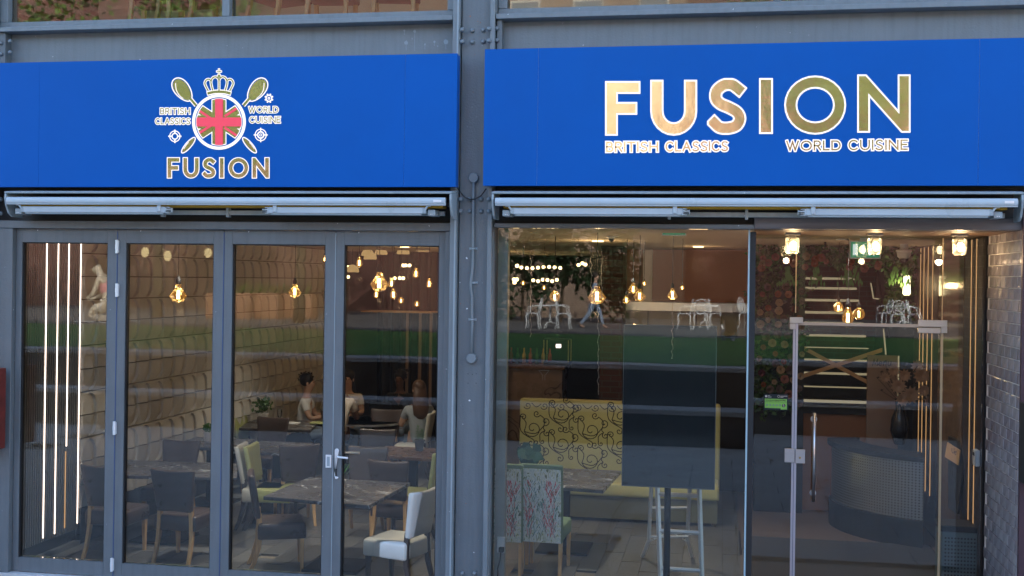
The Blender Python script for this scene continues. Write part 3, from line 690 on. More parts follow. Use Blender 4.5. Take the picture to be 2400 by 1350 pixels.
MB().box(xd0-.006, xd0+.004, YG-.008, YG-.002, zt+.10, 3.24).build('pane_joint', edge2, gd)
def plate(px0, py0, px1, py1, nm='patch_fitting'):
    a, b = W(px0, (py0+py1)/2, YG-.02), W(px1, (py0+py1)/2, YG-.02); u, v_ = W((px0+px1)/2, py0, YG-.02), W((px0+px1)/2, py1, YG-.02)
    return MB().box(a.x, b.x, YG-.026, YG-.014, v_.z, u.z).build(nm, M['steel'], gd, bev=.003)
plate(1851, 743, 1882, 757.5); plate(1851, 758, 1865, 772)
plate(2151, 750, 2220, 766); plate(2151, 768.5, 2204, 781); plate(2205, 766.5, 2220, 781)
plate(1838, 1051, 1862, 1084, 'strike_plate'); plate(1864, 1053, 1887, 1086, 'lock_case')
p = W(1875, 1073, YG-.03); MB().lathe([(0,-.012),(.008,-.012),(.011,0)], c=(p.x, YG-.027, p.z), n=10, axis='Y').build('key_cylinder', M['brass'], gd)
a, b = W(1909, 968, YG-.07), W(1907, 1176, YG-.07)
MB().tube([(a.x,YG-.07,b.z),(a.x,YG-.07,a.z)], .015, 12).build('pull_handle', M['steel'], gd, smooth=True)
for pyy in (984, 1158):
    c = W(1908, pyy, YG-.07); MB().lathe([(.030,-.01),(.030,0),(.012,0),(.010,-.045)][::-1], c=(a.x, YG-.004, c.z), n=16, axis='Y').build('handle_mount', M['steel'], gd, smooth=False)

# =================================================================== AWNINGS
def awning(x0, x1, label, ytop=-.16):
    t = thing('folded_awning', label, 'awning', ((x0+x1)/2, -.2, 3.4)); Yf = -.36
    zt_, zb = 3.545, 3.325
    MB().add([(x0,-.12,zt_+.02),(x1,-.12,zt_+.02),(x1,Yf,zt_-.012),(x0,Yf,zt_-.012),(x0,-.12,zt_+.035),(x1,-.12,zt_+.035),(x1,Yf-.004,zt_+.006),(x0,Yf-.004,zt_+.006)],
             [(0,3,2,1),(4,5,6,7),(0,1,5,4),(1,2,6,5),(2,3,7,6),(3,0,4,7)]).build('cover_plate', M['silver'], t, bev=.003)
    for (u, v_) in ((x0, x0+.018), (x1-.018, x1)):
        poly = [(-.10, zt_+.018), (Yf+.0, zt_-.014), (Yf-.006, zt_-.06), (Yf+.01, zt_-.12), (Yf+.05, zt_-.19), (Yf+.10, zb), (-.10, zb)]
        n = len(poly); MB().add([(u,y,z) for y,z in poly] + [(v_,y,z) for y,z in poly], [tuple(range(n)), tuple(range(n,2*n))[::-1]] + [(i,i+n,(i+1)%n+n,(i+1)%n) for i in range(n)]).build('end_cap', M['silver'], t, bev=.004)
    zc = W(600, 471, Yf-.02).z
    pr_ = [(-.034,.0),(-.030,.022),(-.015,.032),(.008,.032),(.02,.02),(.02,-.036),(-.024,-.036),(-.024,-.024),(-.032,-.02)]
    n = len(pr_); a, b = x0+.035, x1-.05
    MB().add([(a,Yf+y,zc+z) for y,z in pr_] + [(b,Yf+y,zc+z) for y,z in pr_], [tuple(range(n)), tuple(range(n,2*n))[::-1]] + [(i,i+n,(i+1)%n+n,(i+1)%n) for i in range(n)]).build('front_bar', M['silver2'], t, bev=.003)
    MB().box(b-.10, b-.03, Yf-.0362, Yf-.034, zc-.008, zc+.012).build('maker_plate', M['alu'], t)
    MB().box(a+.05, b-.05, -.26, -.12, zc-.050, zc+.01).build('rolled_cloth', M['yellow'], t)
    MB().tube([(x0+.02,-.15,zc+.0),(x1-.02,-.15,zc+.0)], .03, 12).build('roller', M['black'], t)
    MB().box(x0+.1, x1-.1, -.19, -.15, 3.355, 3.395).build('torsion_bar', M['silver'], t, bev=.003)
    for xx in ((x0+x1)/2, x0+.35*(x1-x0)):
        MB().box(xx-.012, xx+.012, -.20, -.14, 3.335, 3.45).build('bar_bracket', M['silver'], t, bev=.002)
    za = W(600, 493, Yf).z; W_ = x1-x0
    for s, (e0, e1) in ((1, (x0+.175, x0+.175+.335*W_)), (-1, (x1-.235, x1-.235-.335*W_))):
        MB().box(e0, e1, Yf+.0, Yf+.045, za-.024, za+.030).build('arm', M['silver2'], t, bev=.004)
        MB().box(e0+s*.03, e1-s*.02, Yf+.008, Yf+.04, za-.036, za-.0245).build('arm_rail', M['silver'], t)
        m = MB(); m.lathe([(.0,-.030),(.024,-.028),(.026,0),(.024,.028),(0,.03)], c=(e1+s*.018, Yf+.02, za), n=12)
        m.box(e1-s*.002, e1+s*.05, Yf+.0, Yf+.04, za-.010, za+.014); m.box(e1+s*.03, e1+s*.062, Yf+.004, Yf+.03, za-.020, za+.020)
        m.build('elbow_joint', M['silver2'], t, bev=.003)
        for zz in (za+.016, za-.004, za-.016): MB().tube([(e1+s*.01,Yf-.006,zz+.003),(e1+s*.035,Yf-.010,zz),(e1+s*.058,Yf-.004,zz+.002)], .0035, 6).build('joint_cable', M['black'], t)
        MB().box(e1-s*.075, e1-s*.040, Yf-.012, Yf-.001, za-.016, za+.050).build('clip', M['silver2'], t, bev=.005)
        m = MB(); m.tube([(e0-s*.055,Yf+.0,za+.047),(e0-s*.028,Yf+.0,za+.045),(e0-s*.01,Yf+.004,za+.02),(e0+s*.004,Yf+.01,za+.004)], .010, 8); m.build('shoulder_link', M['silver2'], t, smooth=True)
        MB().box(e0-s*.012, e0+s*.018, Yf-.003, Yf+.03, za-.022, za+.024).build('shoulder_joint', M['silver'], t, bev=.003)
        MB().box(e0-s*.085, e0-s*.02, Yf+.03, Yf+.20, za-.040, za+.012).build('arm_mount', M['silver'], t, bev=.004)
        for dx in (.045, .06): MB().lathe([(0,-.004),(.004,-.004),(.004,0)], c=(e0-s*dx, Yf+.03, za-.026), n=8, axis='Y').build('screw', M['alu'], t)
    return t
awning(W(10,470,-.36).x, W(1058,470,-.36).x, 'folded grey awning under the left blue sign')
awning(W(1152,470,-.36).x, W(2400,470,-.36).x, 'folded grey awning under the right blue sign')

# =================================================================== BLUE SIGNS
YS = -.285
def sign(x0, x1, seams_px, label, zr=(600, 438, 135)):
    t = thing('sign_board', label, 'sign', ((x0+x1)/2, -.3, 4.1)); z0, z1 = W(zr[0], zr[1], YS).z, W(zr[0], zr[2], YS).z
    xs = [x0] + [W(px, 280, YS).x for px in seams_px] + [x1]
    for a, b in zip(xs, xs[1:]): MB().box(a+.0008, b-.0008, YS, YS+.03, z0, z1).build('face_panel', M['blue'], t)
    MB().box(x0+.004, x1-.004, YS+.0305, -.168, z0+.004, z1-.004).build('sign_box_frame', M['blue'], t)
    for px in seams_px: s_ = W(px, 280, YS).x; MB().box(s_-.0018, s_+.0018, YS+.004, YS+.029, z0+.001, z1-.001).build('seam_strip', M['alu'], t)
    return t
sL = sign(-7.4, W(1070,280,YS).x, (92, 948), 'blue sign board with the round flag and crown emblem')
sR = sign(W(1134,280,YS).x, 3.2, (1260, 2294), 'long blue sign board reading FUSION in large gold letters', (1770, 435, 102))
to3 = lambda x, y, Y: tuple(W(x, y, Y))
def letters(par, txts, gw, bw, nm='letter'):
    """txts: (char or word, x0, y0, x1, y1, slope); outer pixel box of the white outline. Each letter is a part, its gold face a sub-part."""
    ins = gw/2 + bw
    for tx, x0, y0, x1, y1, sl_ in txts:
        chars = text_chars(tx, x0+ins, y0+ins, x1-ins, y1-ins, slope=sl_); single = len(tx) == 1; pad = 0 if single else .4
        bx = (x0, y0-pad, x1, y1+pad); bi = (x0+bw, y0+bw-pad, x1-bw, y1-bw+pad)
        for n_, sts in enumerate(chars):
            a = Ink(to3, YS-.004 - .0015*(n_ % 2)); b = Ink(to3, YS-.010)
            for st in sts: a.stroke(st, gw+2*bw, gw/2+bw, bx)
            for st in sts: b.stroke(st, gw, gw/2, bi)
            o = a.mb.build('letter', M['white_lit'], par); b.mb.build('gold_face', M['gold'], o)
letters(sR, [('F',1418,190,1501,318,0)], 22, 4, 'letter'); letters(sR, [('U',1524,187,1634,318,0)], 23, 4, 'letter'); letters(sR, [('S',1657,183,1751,316,0)], 23, 4, 'letter')
letters(sR, [('I',1779,183,1812,314,0)], 24.5, 4, 'letter'); letters(sR, [('O',1838,177,1983,315.5,0)], 22.5, 4, 'letter'); letters(sR, [('N',2009,174.5,2134,311,0)], 22, 4, 'letter')
letters(sR, [('BRITISH',1418,330,1545,359,-.008),('CLASSICS',1557,329,1709,358,-.008)], 3.4, 2.6)
letters(sR, [('WORLD',1840,327,1973,356,-.008),('CUISINE',1986,325,2130,355,-.008)], 3.4, 2.6)
for ch, xa_, xb_ in (('F',391,422),('U',428,467.5),('S',473,507),('I',513.5,528),('O',534.5,583.5),('N',590,632)):
    letters(sL, [(ch,xa_,368.5,xb_,418.5,0)], 8.6, 1.9, 'letter')
letters(sL, [('BRITISH',374,251.5,447.5,269.5,0),('CLASSICS',362.5,275,447.5,293,0),('WORLD',581,248,654,266,0),('CUISINE',583,271.5,659,290,0)], 2.0, 1.7)
# emblem
cx, cy = 513.2, 285.8
def C2(x, y): return (340 + x/4.822, 150 + y/4.822)
wh = Ink(to3, YS-.004)
wh.stroke(arc(cx, cy, 59.5, 61.5, 0, 360, 56), 7.2)
def clip(poly, r):
    out = poly; n = 40; c = [(cx + r*math.cos(2*math.pi*i/n), cy + r*1.03*math.sin(2*math.pi*i/n)) for i in range(n)]
    for i in range(n):
        A, B = c[i], c[(i+1) % n]; inp = out; out = []
        if not inp: return []
        def side(p): return (B[0]-A[0])*(p[1]-A[1]) - (B[1]-A[1])*(p[0]-A[0])
        for j in range(len(inp)):
            P, Q = inp[j-1], inp[j]; sp_, sq = side(P), side(Q)
            if (sp_ >= 0) != (sq >= 0):
                t_ = sp_/(sp_-sq); out.append((P[0]+(Q[0]-P[0])*t_, P[1]+(Q[1]-P[1])*t_))
            if sq >= 0: out.append(Q)
    return out
def strip(x0, y0, x1, y1, wd):
    dx, dy = x1-x0, y1-y0; l = math.hypot(dx, dy); nx, ny = -dy/l*wd/2, dx/l*wd/2
    return [(x0+nx,y0+ny),(x1+nx,y1+ny),(x1-nx,y1-ny),(x0-nx,y0-ny)]
go = Ink(to3, YS-.010); rd = Ink(to3, YS-.014)
flagc = [((cx, cy-80), (cx, cy+80), 31), ((cx-80, cy), (cx+80, cy), 31)]
diag = [((cx-80, cy-53), (cx+80, cy+53), 20), ((cx-80, cy+53), (cx+80, cy-53), 20)]
for (p, q, wd) in flagc + diag:
    wh.poly(clip(strip(*p, *q, wd+4), 54)); go.poly(clip(strip(*p, *q, wd), 52))
for (sx, sy) in ((-1,-1),(1,-1),(-1,1),(1,1)):
    o = 4.6 * (1 if sx*sy > 0 else 1)
    px_, py_ = (sx*80, sy*53); off = (-py_/96*o*sx*sy*sx, px_/96*o*sx*sy*sx)
    rd.poly(clip(strip(cx+sx*15+off[0]*.8, cy+sy*10+off[1]*.8, cx+px_+off[0]*.8, cy+py_+off[1]*.8, 5.5), 52))
rd.poly(clip(strip(cx, cy-80, cx, cy+80, 18), 53)); rd.poly(clip(strip(cx-80, cy, cx+80, cy, 21), 53))
# spoons
def ell(c, a, b, th, n=26, k=0):  # egg-shaped when k
    out = []
    for i in range(n+1):
        t_ = 2*math.pi*i/n; u = a*math.cos(t_); v_ = b*math.sin(t_)*(1 + k*math.cos(t_))
        out.append((c[0]+u*math.cos(th)-v_*math.sin(th), c[1]+u*math.sin(th)+v_*math.cos(th)))
    out[-1] = out[0]; return out
for s in (-1, 1):
    mx_ = lambda x: cx + s*(x-cx) if s == 1 else x
    def mir(pts): return pts if s == -1 else [(2*cx - x + (4 if y < 260 else 0), y) for x, y in pts]
    bowl = mir(ell(C2(422, 292), 31.5, 18, R(53), k=-.16)); inner = mir(ell(C2(422, 292), 28.6, 15.2, R(53), k=-.16))
    wh.stroke(bowl, 2.6); go.poly(inner[:-1])
    hd_ = mir([C2(512, 392), C2(578, 470)]); wh.stroke(hd_, 9.5); go.stroke(hd_, 5.5)
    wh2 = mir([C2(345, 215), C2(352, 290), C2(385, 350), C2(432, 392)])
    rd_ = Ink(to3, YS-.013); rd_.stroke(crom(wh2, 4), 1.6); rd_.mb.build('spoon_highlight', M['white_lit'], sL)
    lo = mir(ell(C2(490, 918), 23.5, 6.8, R(-49))); li = mir(ell(C2(490, 918), 21, 4.8, R(-49)))
    wh.stroke(lo, 2.4); go.poly(li[:-1])
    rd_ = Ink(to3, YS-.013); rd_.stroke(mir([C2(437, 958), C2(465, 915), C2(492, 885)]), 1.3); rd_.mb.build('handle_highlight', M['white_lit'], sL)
# crown
cr_ = [[(715,305),(690,258),(676,220),(688,186),(716,172),(742,186),(752,196)], [(765,298),(750,240),(746,195),(764,158),(795,145),(822,158),(836,186)]]
mirc = lambda p: [(1672-x, y) for x, y in p]
for pts in cr_ + [mirc(q) for q in cr_] + [[(836,190),(836,300)], [(770,200),(782,295)] if False else [(836,186),(836,250)]]:
    q = [C2(*p_) for p_ in crom(pts, 4)]; wh.stroke(q, 6.4); go.stroke(q, 3.0)
band = [C2(705,334), C2(770,318), C2(836,314), C2(902,318), C2(967,334)]; wh.stroke(crom(band,4), 10.5, 1.5); go.stroke(crom(band,4), 6)
wh.poly([(C2(836,138)[0]+5.6*math.cos(2*math.pi*i/16), C2(836,138)[1]+5.6*math.sin(2*math.pi*i/16)) for i in range(16)])
go.poly([(C2(836,138)[0]+3.6*math.cos(2*math.pi*i/16), C2(836,138)[1]+3.6*math.sin(2*math.pi*i/16)) for i in range(16)])
for st in ([C2(836,55),C2(836,118)], [C2(808,85),C2(864,85)]): wh.stroke(st, 5.4, 1.2); go.stroke(st, 1.8)
# small cog and the two target signs
c = C2(1400, 387); wh.stroke(arc(*c, 6.6, 7.2, 0, 360, 24), 2.6); wh.stroke(arc(*c, 2.2, 2.4, 0, 360, 12), 2.0)
for i in range(8):
    a = R(i*45+22.5); wh.stroke([(c[0]+7.5*math.cos(a), c[1]+8*math.sin(a)), (c[0]+10.4*math.cos(a), c[1]+11.2*math.sin(a))], 3.6)
for (u, v_, rr, q) in ((337,817,12.0,0), (1307,802,13.0,1)):
    c = C2(u, v_); wh.stroke(arc(*c, rr, rr*1.04, 0, 360, 30), 2.2); wh.stroke(arc(*c, rr*.55, rr*.57, 0, 360, 20), 3.2 if q else 2.6)
    if q: wh.stroke(arc(*c, 2.6, 2.7, 0, 360, 12), 1.6)
    for i in range(4):
        a = R(i*90); wh.stroke([(c[0]+rr*.62*math.cos(a), c[1]+rr*.62*math.sin(a)), (c[0]+rr*1.28*math.cos(a), c[1]+rr*1.3*math.sin(a))], 3.4 if not q else 2.6)
wh.mb.build('emblem_outline', M['white_lit'], sL); go.mb.build('emblem_gold', M['gold'], sL); rd.mb.build('emblem_red', M['red'], sL)

# =================================================================== CONDUIT ON THE COLUMN
cn = thing('cable_conduit', 'grey painted cable conduit with two round junction boxes on the column', 'conduit', (W(1105,700,-.11).x, -.12, 3))
def cpt(px, py, Y=-.125): return tuple(W(px, py, Y))
MB().tube([cpt(1110,425), cpt(1109,500), cpt(1108.5,600), cpt(1108,625)] + [cpt(1106,645,-.13), cpt(1103,665,-.14), cpt(1104,680,-.135), cpt(1106.5,695)] + [cpt(1107,760), cpt(1105,830)], .0125, 10).build('pipe', M['paint'], cn, smooth=True)
for (px, py) in ((1110,417),(1105,840)):
    p = W(px, py, -.12); MB().lathe([(0,-.038),(.040,-.038),(.044,-.032),(.044,0)][::-1], c=(p.x, -.10, p.z), n=20, axis='Y').build('junction_box', M['paint'], cn, bev=.002)
for (px, py) in ((1109,583),(1110,663),(1107,749)):
    p = W(px, py, -.11); m = MB().box(p.x-.036, p.x+.036, -.106, -.10, p.z-.011, p.z+.011); m.tube([(p.x-.018,-.10,p.z),(p.x-.016,-.135,p.z),(p.x,-.142,p.z),(p.x+.016,-.135,p.z),(p.x+.018,-.10,p.z)], .006, 6)
    m.sphere((p.x+.028,-.107,p.z), .006); m.sphere((p.x-.028,-.107,p.z), .006); m.build('pipe_saddle', M['silver'], cn)
pts = [(1072,440),(1080,452),(1090,463),(1102,467.5),(1115,466),(1127,459),(1140,442)]
tag(MB().tube([tuple(W(px, py, -.15)) for px, py in pts], .006, 6).build('sagging_cable', M['cord'], smooth=True), 'black cable sagging across the column between the two signs', 'cable')
M['denim2'] = mat('grey_blue_top', (.30,.33,.36), .85)
M['menu2'] = mat('dull_cream_panel', (.26,.24,.19), .5)
# =================================================================== DINING CHAIRS
def sqring(x, y, z, a, b): return [(x-a,y-b,z),(x+a,y-b,z),(x+a,y+b,z),(x-a,y+b,z)]
def backrest(w0, w1, z0, z1, y0, y1, th, curve=.02, dip=.012):
    m = MB(); nx, nz = 6, 5; v = []
    for side in (0, 1):
        for j in range(nz+1):
            t_ = j/nz; wd = w0 + (w1-w0)*t_; yy = y0 + (y1-y0)*t_
            for i in range(nx+1):
                u = i/nx*2-1
                z = z0 + (z1-z0)*t_ - (dip*(1-u*u) if j == nz else 0) + (.012*(1-u*u) if j == 0 else 0)
                v.append((u*wd/2, yy - curve*(1-u*u) + (-th/2 if side == 0 else th/2), z))
    n = (nx+1)*(nz+1); f = []
    for j in range(nz):
        for i in range(nx):
            a = j*(nx+1)+i; f.append((a, a+1, a+nx+2, a+nx+1)); f.append((n+a, n+a+nx+1, n+a+nx+2, n+a+1))
    for i in range(nx):
        f.append((i, n+i, n+i+1, i+1)); a = nz*(nx+1)+i; f.append((a, a+1, n+a+1, n+a))
    for j in range(nz):
        a = j*(nx+1); f.append((a, a+nx+1, n+a+nx+1, n+a)); a += nx; f.append((a, n+a, n+a+nx+1, a+nx+1))
    return m.add(v, f)
def make_chair(label, sm, bm_, lm, studs=False, tall=False, front=None):
    t = thing('dining_chair', label, 'chair')
    if not tall:
        m = MB(); m.rings([sqring(0,0,.315,.215,.215), sqring(0,0,.33,.225,.225), sqring(0,0,.455,.225,.225), sqring(0,0,.475,.205,.205)])
        m.build('seat', sm, t, bev=.02)
        backrest(.37, .47, .50, .93, -.215, -.285, .055).build('backrest', bm_, t, bev=.018)
        for s in (-1, 1):
            m = MB(); prof = [(.56,-.215,.165,.018),(.40,-.205,.172,.020),(.25,-.215,.178,.019),(.10,-.255,.183,.017),(.0,-.300,.186,.015)]
            m.rings([sqring(s*x, y, z, q, q*1.25) for z, y, x, q in prof]); m.build('leg', lm, t, bev=.004)
            m = MB(); m.rings([sqring(s*.19, .185, .32, .022, .022), sqring(s*.19, .19, .05, .016, .016), sqring(s*.19, .19, 0, .015, .015)]); m.build('leg', lm, t, bev=.003)
        if studs:
            m = MB()
            for s in (-1, 1):
                for i in range(14): q = i/13; m.sphere((s*(.185+.05*q), -.215-.07*q-.03, .52+.39*q), .006, 6, 4)
            m.build('studs', M['brass'], t)
    else:
        m = MB(); m.rings([sqring(0,.02,.33,.205,.215), sqring(0,.02,.46,.205,.215), sqring(0,.02,.475,.19,.20)]); m.build('seat', sm, t, bev=.02)
        m = MB(); m.rings([sqring(0,-.225,.31,.205,.03), sqring(0,-.24,.7,.205,.03), sqring(0,-.275,1.06,.205,.03)]); m.build('backrest', sm, t, bev=.012)
        m = MB(); m.rings([sqring(0,-.258,.315,.192,.004), sqring(0,-.273,.7,.192,.004), sqring(0,-.306,1.02,.192,.004)]); m.build('patterned_back', bm_, t)
        for s in (-1, 1):
            m = MB(); m.rings([sqring(s*.185,-.225,.32,.019,.02), sqring(s*.185,-.26,0,.015,.017)]); m.build('leg', lm, t, bev=.003)
            m = MB(); m.rings([sqring(s*.185,.19,.33,.019,.019), sqring(s*.185,.19,0,.015,.015)]); m.build('leg', lm, t, bev=.003)
    return t
def foot(px, py, rz, back=.30):      # origin of a chair whose rear feet stand at this pixel on the floor
    p = G(px, py, 0); return (p.x - back*math.sin(rz), p.y + back*math.cos(rz), 0)
GRP = 'upholstered dining chairs in the left bay'
c0 = make_chair('x', M['leather'], M['leather'], M['oak'])
c0['label'] = 'dark brown leather chair with its back to the window, leftmost, by the led strips'
place(c0, foot(238, 1312, 0), R(-4), group=GRP, first=True)
def ch(px, py, deg, label, src=None): return place(src or c0, foot(px, py, R(deg)), R(deg), label, GRP)
ch(399, 1325, -3, 'dark brown leather chair with its back to the window, right of the leftmost chair')
ch(583, 1333, -66, 'dark brown leather chair turned sideways behind the third door leaf')
ch(425, 1222, 178, 'dark leather chair facing the window across the left marble table')
ch(862, 1240, 180, 'dark leather chair facing the window across the front marble table')
ch(905, 1290, -8, 'dark leather chair tucked under the front marble table, beside the pale chair')
ch(640, 1140, 175, 'dark leather chair behind the table with the topiary pot, in the middle of the room')
ch(885, 1180, 182, 'dark leather chair behind the brown stone table on its window side')
ch(700, 1235, 30, 'dark leather chair in the middle aisle with its oak legs showing')
ch(905, 1110, 178, 'dark leather chair nearest the round table of the seated guests')
cw = make_chair('pale cream leather chair seen from the side beside the front marble table', M['cream'], M['cream'], M['darkwood'])
cw['group'] = GRP; place(cw, foot(985, 1388, R(72), .25), R(72), first=True)
ch(1012, 1120, 95, 'pale cream leather chair far right behind the brown stone table', cw)
ch(560, 1235, -80, 'cream leather chair pushed up against the studded green chair', cw)
cg = make_chair('olive green leather chair with brass studs, beside the left marble table', M['green'], M['green'], M['darkwood'], studs=True)
cg['group'] = GRP; place(cg, foot(583, 1235, R(-84)), R(-84), first=True)
ch(555, 1120, -90, 'olive green chair at the rear table behind the topiary pot', cg)
ch(1035, 1255, 84, 'olive green studded chair at the right edge of the left bay, behind the cream chair', cg)
# ---- tall floral chairs in the right window
fl = mat('floral_grass_print', (.42,.45,.36), .8); t_ = fl.node_tree; b_ = t_.nodes['Principled BSDF']
tc = t_.nodes.new('ShaderNodeTexCoord'); mp = t_.nodes.new('ShaderNodeMapping'); mp.inputs['Scale'].default_value = (1, 1, .42); t_.links.new(tc.outputs['Object'], mp.inputs[0])
n1 = t_.nodes.new('ShaderNodeTexNoise'); n1.inputs['Scale'].default_value = 30; n1.inputs['Detail'].default_value = 7; n1.inputs['Distortion'].default_value = 2.0; t_.links.new(mp.outputs[0], n1.inputs[0])
cr = t_.nodes.new('ShaderNodeValToRGB'); e_ = cr.color_ramp.elements; e_[0].position = .30; e_[0].color = (.03,.06,.05,1); e_[1].position = .74; e_[1].color = (.95,.94,.90,1)
for ps, cc in ((.40,(.30,.36,.20,1)),(.44,(.74,.75,.48,1)),(.50,(.92,.92,.88,1)),(.60,(.60,.68,.62,1))): x_ = e_.new(ps); x_.color = cc
t_.links.new(n1.outputs[0], cr.inputs[0]); t_.links.new(cr.outputs[0], b_.inputs['Base Color'])
M['floral'] = fl
cf = make_chair('tall sage chair with a grass print, right one of the window pair', M['sage'], M['floral'], M['oak'], tall=True)
bl = {n: MB() for n in ('red', 'white', 'teal')}
for i in range(300):
    kx = random.choice(['white','white','teal','red']); cx_ = random.uniform(-.15, .15) if kx != 'red' else random.choice([.12, .07, -.12])+random.uniform(-.03,.03)
    cz_ = random.uniform(.36, .88); an = random.uniform(-.55, .55); l = random.uniform(.06, .14)
    yb = lambda z: -.2635 - .033*(z-.315)/.7 - .0065
    p_ = [(cx_, cz_), (cx_+l*.5*math.sin(an), cz_+l*.5), (min(.185, max(-.185, cx_+l*1.2*math.sin(an))), min(1.01, cz_+l))]
    for q in ribbon(p_, .0055): bl[kx].add([(x, yb(z)-random.uniform(0,.0008), z) for x, z in q], [(0,1,2,3)])
for n_, c_ in (('red',(.75,.10,.10)),('white',(.92,.94,.92)),('teal',(.12,.30,.27))): bl[n_].build('grass_print', mat(n_+'_blade_print', c_, .8), cf)
cf['group'] = 'tall floral chairs in the right window'
place(cf, foot(1270, 1349, 0, .26), R(-3), first=True)
place(cf, foot(1172, 1347, 0, .26), R(1), 'tall sage chair with a grass print, left one of the window pair, by the jamb', 'tall floral chairs in the right window')

# =================================================================== TABLES
def table(corners, z, label, mt, th=.035, leg=True, name='dining_table'):
    c = [G(px, py, z) for px, py in corners]; ctr = sum(c, Vector()) / 4
    t = thing(name, label, 'table', (ctr.x, ctr.y, 0))
    m = MB(); m.rings([[(p.x, p.y, z-th) for p in c], [(p.x, p.y, z) for p in c]]); m.build('tabletop', mt, t, bev=.004)
    if leg:
        MB().box(ctr.x-.05, ctr.x+.05, ctr.y-.05, ctr.y+.05, .03, z-th-.001).build('leg', M['black'], t)
        MB().box(ctr.x-.27, ctr.x+.27, ctr.y-.27, ctr.y+.27, .0, .028).build('base_plate', M['black'], t, bev=.004)
    return t, ctr
t1, q1 = table([(190,1112),(556,1119),(556,1086),(250,1076)], .75, 'dark veined marble table beside the relief wall, behind the two leftmost chairs', M['marble'])
t2, q2 = table([(617,1163),(866,1184),(962,1131),(725,1118)], .75, 'dark veined marble table in front by the rightmost door leaf', M['marble'])
t3, q3 = table([(372,1045),(560,1052),(600,1030),(455,1024)], .75, 'dark table by the relief wall carrying the small topiary pot', M['marble'])
t4, q4 = table([(560,1058),(700,1064),(735,1038),(612,1033)], .75, 'dark stone table in the middle of the left bay', M['marble'])
t5, q5 = table([(560,1003),(728,1008),(748,986),(590,982)], .75, 'rear table with the bushy plant pot and papers', M['marble'])
t6, q6 = table([(858,1066),(1052,1078),(1062,1052),(905,1045)], .75, 'brown stone table carrying the grey succulent pot', M['brownt'])
t7, q7 = table([(1190,1132),(1414,1149),(1456,1103),(1240,1094)], .75, 'grey marble table between the floral chairs and the patterned bench', M['marble'])
# round guest table
rc = G(860, 985, .75); tg = thing('round_table', 'round dark table with a steel rim where the guests sit', 'table', (rc.x, rc.y, 0))
MB().lathe([(.0,.72),(.53,.72),(.55,.735),(.53,.75),(0,.75)], c=(rc.x, rc.y, 0), n=28).build('tabletop', M['darkwood'], tg)
MB().lathe([(.551,.722),(.562,.722),(.562,.75),(.551,.75)], c=(rc.x, rc.y, 0), n=28).build('rim', M['steel'], tg)
MB().tube([(rc.x,rc.y,.02),(rc.x,rc.y,.72)], .04).build('leg', M['black'], tg); MB().lathe([(.28,0),(.28,.02),(.04,.04)], c=(rc.x, rc.y, 0)).build('base_plate', M['black'], tg)

# =================================================================== PLANTS
def leafcloud(c, r, n, sz, seed=0, flat=1.0, up=0.0, m=None):
    rnd = random.Random(seed); m = m or MB()
    for i in range(n):
        d = Vector((rnd.gauss(0,1), rnd.gauss(0,1), rnd.gauss(0,1))).normalized() * r * (rnd.random() ** .45); d.z *= flat
        p = Vector(c) + d; a = Vector((rnd.gauss(0,1), rnd.gauss(0,1), rnd.gauss(0,1)+up)).normalized(); b = a.orthogonal().normalized()
        b = (b + a.cross(b) * rnd.uniform(-1,1)).normalized(); s = sz * rnd.uniform(.6, 1.3)
        m.add([p, p+a*s*.5+b*s*.32, p+a*s, p+a*s*.5-b*s*.32], [(0,1,2,3)])
    return m
def pot(par, c, r, h, mt): return MB().lathe([(r*.72,0),(r*.74,.004),(r*.98,h*.86),(r*1.08,h*.88),(r*1.08,h),(r*.9,h),(r*.85,h*.9),(0,h*.9)], c=c, n=16).build('pot', mt, par, smooth=False)
p = G(487, 1034, .75); t = thing('potted_topiary', 'small round topiary in a white pot on the table by the relief wall', 'plant', (p.x, p.y, .75))
pot(t, (p.x, p.y, .75), .055, .12, M['pot']); leafcloud((p.x, p.y, .915), .062, 300, .022, 1).build('foliage', M['leaf3'], t, kind='stuff')
p = G(616, 993, .75); t = thing('potted_plant', 'bushy dark leafed plant in a white ribbed pot on the rear table', 'plant', (p.x, p.y, .75))
pot(t, (p.x, p.y, .75), .072, .15, M['pot']); leafcloud((p.x, p.y, 1.02), .14, 130, .06, 2, .8).build('foliage', M['leaf'], t, kind='stuff')
p = G(983, 1056, .75); t = thing('potted_succulent', 'spiky green succulents in a grey pot on the brown stone table', 'plant', (p.x, p.y, .75))
pot(t, (p.x, p.y, .75), .062, .13, M['gpot']); m = MB()
for k_, (dx, hh) in enumerate(((-.02,.17),(.03,.12))):
    for lv in range(5):
        for i in range(9):
            a = i*40+lv*17; z = .88+hh*lv/5; l = .055*(1-lv*.1); m.add([(p.x+dx,p.y,z),(p.x+dx+l*.6*math.cos(R(a)-.15),p.y+l*.6*math.sin(R(a)-.15),z+.03),(p.x+dx+l*math.cos(R(a)),p.y+l*math.sin(R(a)),z+.03+l*.3),(p.x+dx+l*.6*math.cos(R(a)+.15),p.y+l*.6*math.sin(R(a)+.15),z+.03)], [(0,1,2,3)])
m.build('foliage', mat('succulent_green', (.14,.27,.15), .5), t, kind='stuff')
p = G(795, 1163, .75); t = thing('potted_plant', 'white vase with bright green leaves on the front marble table behind the stile', 'plant', (p.x, p.y, .75))
pot(t, (p.x, p.y, .75), .065, .15, M['pot']); m = MB()
for i in range(9):
    a = R(i*40); q = Vector((p.x, p.y, .90)); d = Vector((math.cos(a)*.9, math.sin(a)*.5, .9+.3*(i%3))).normalized(); s = d.cross(Vector((0,0,1))).normalized()*.03; e = q+d*.2
    m.add([q, q+d*.10+s, e, q+d*.10-s], [(0,1,2,3)])
m.build('leaves', M['leaf3'], t)
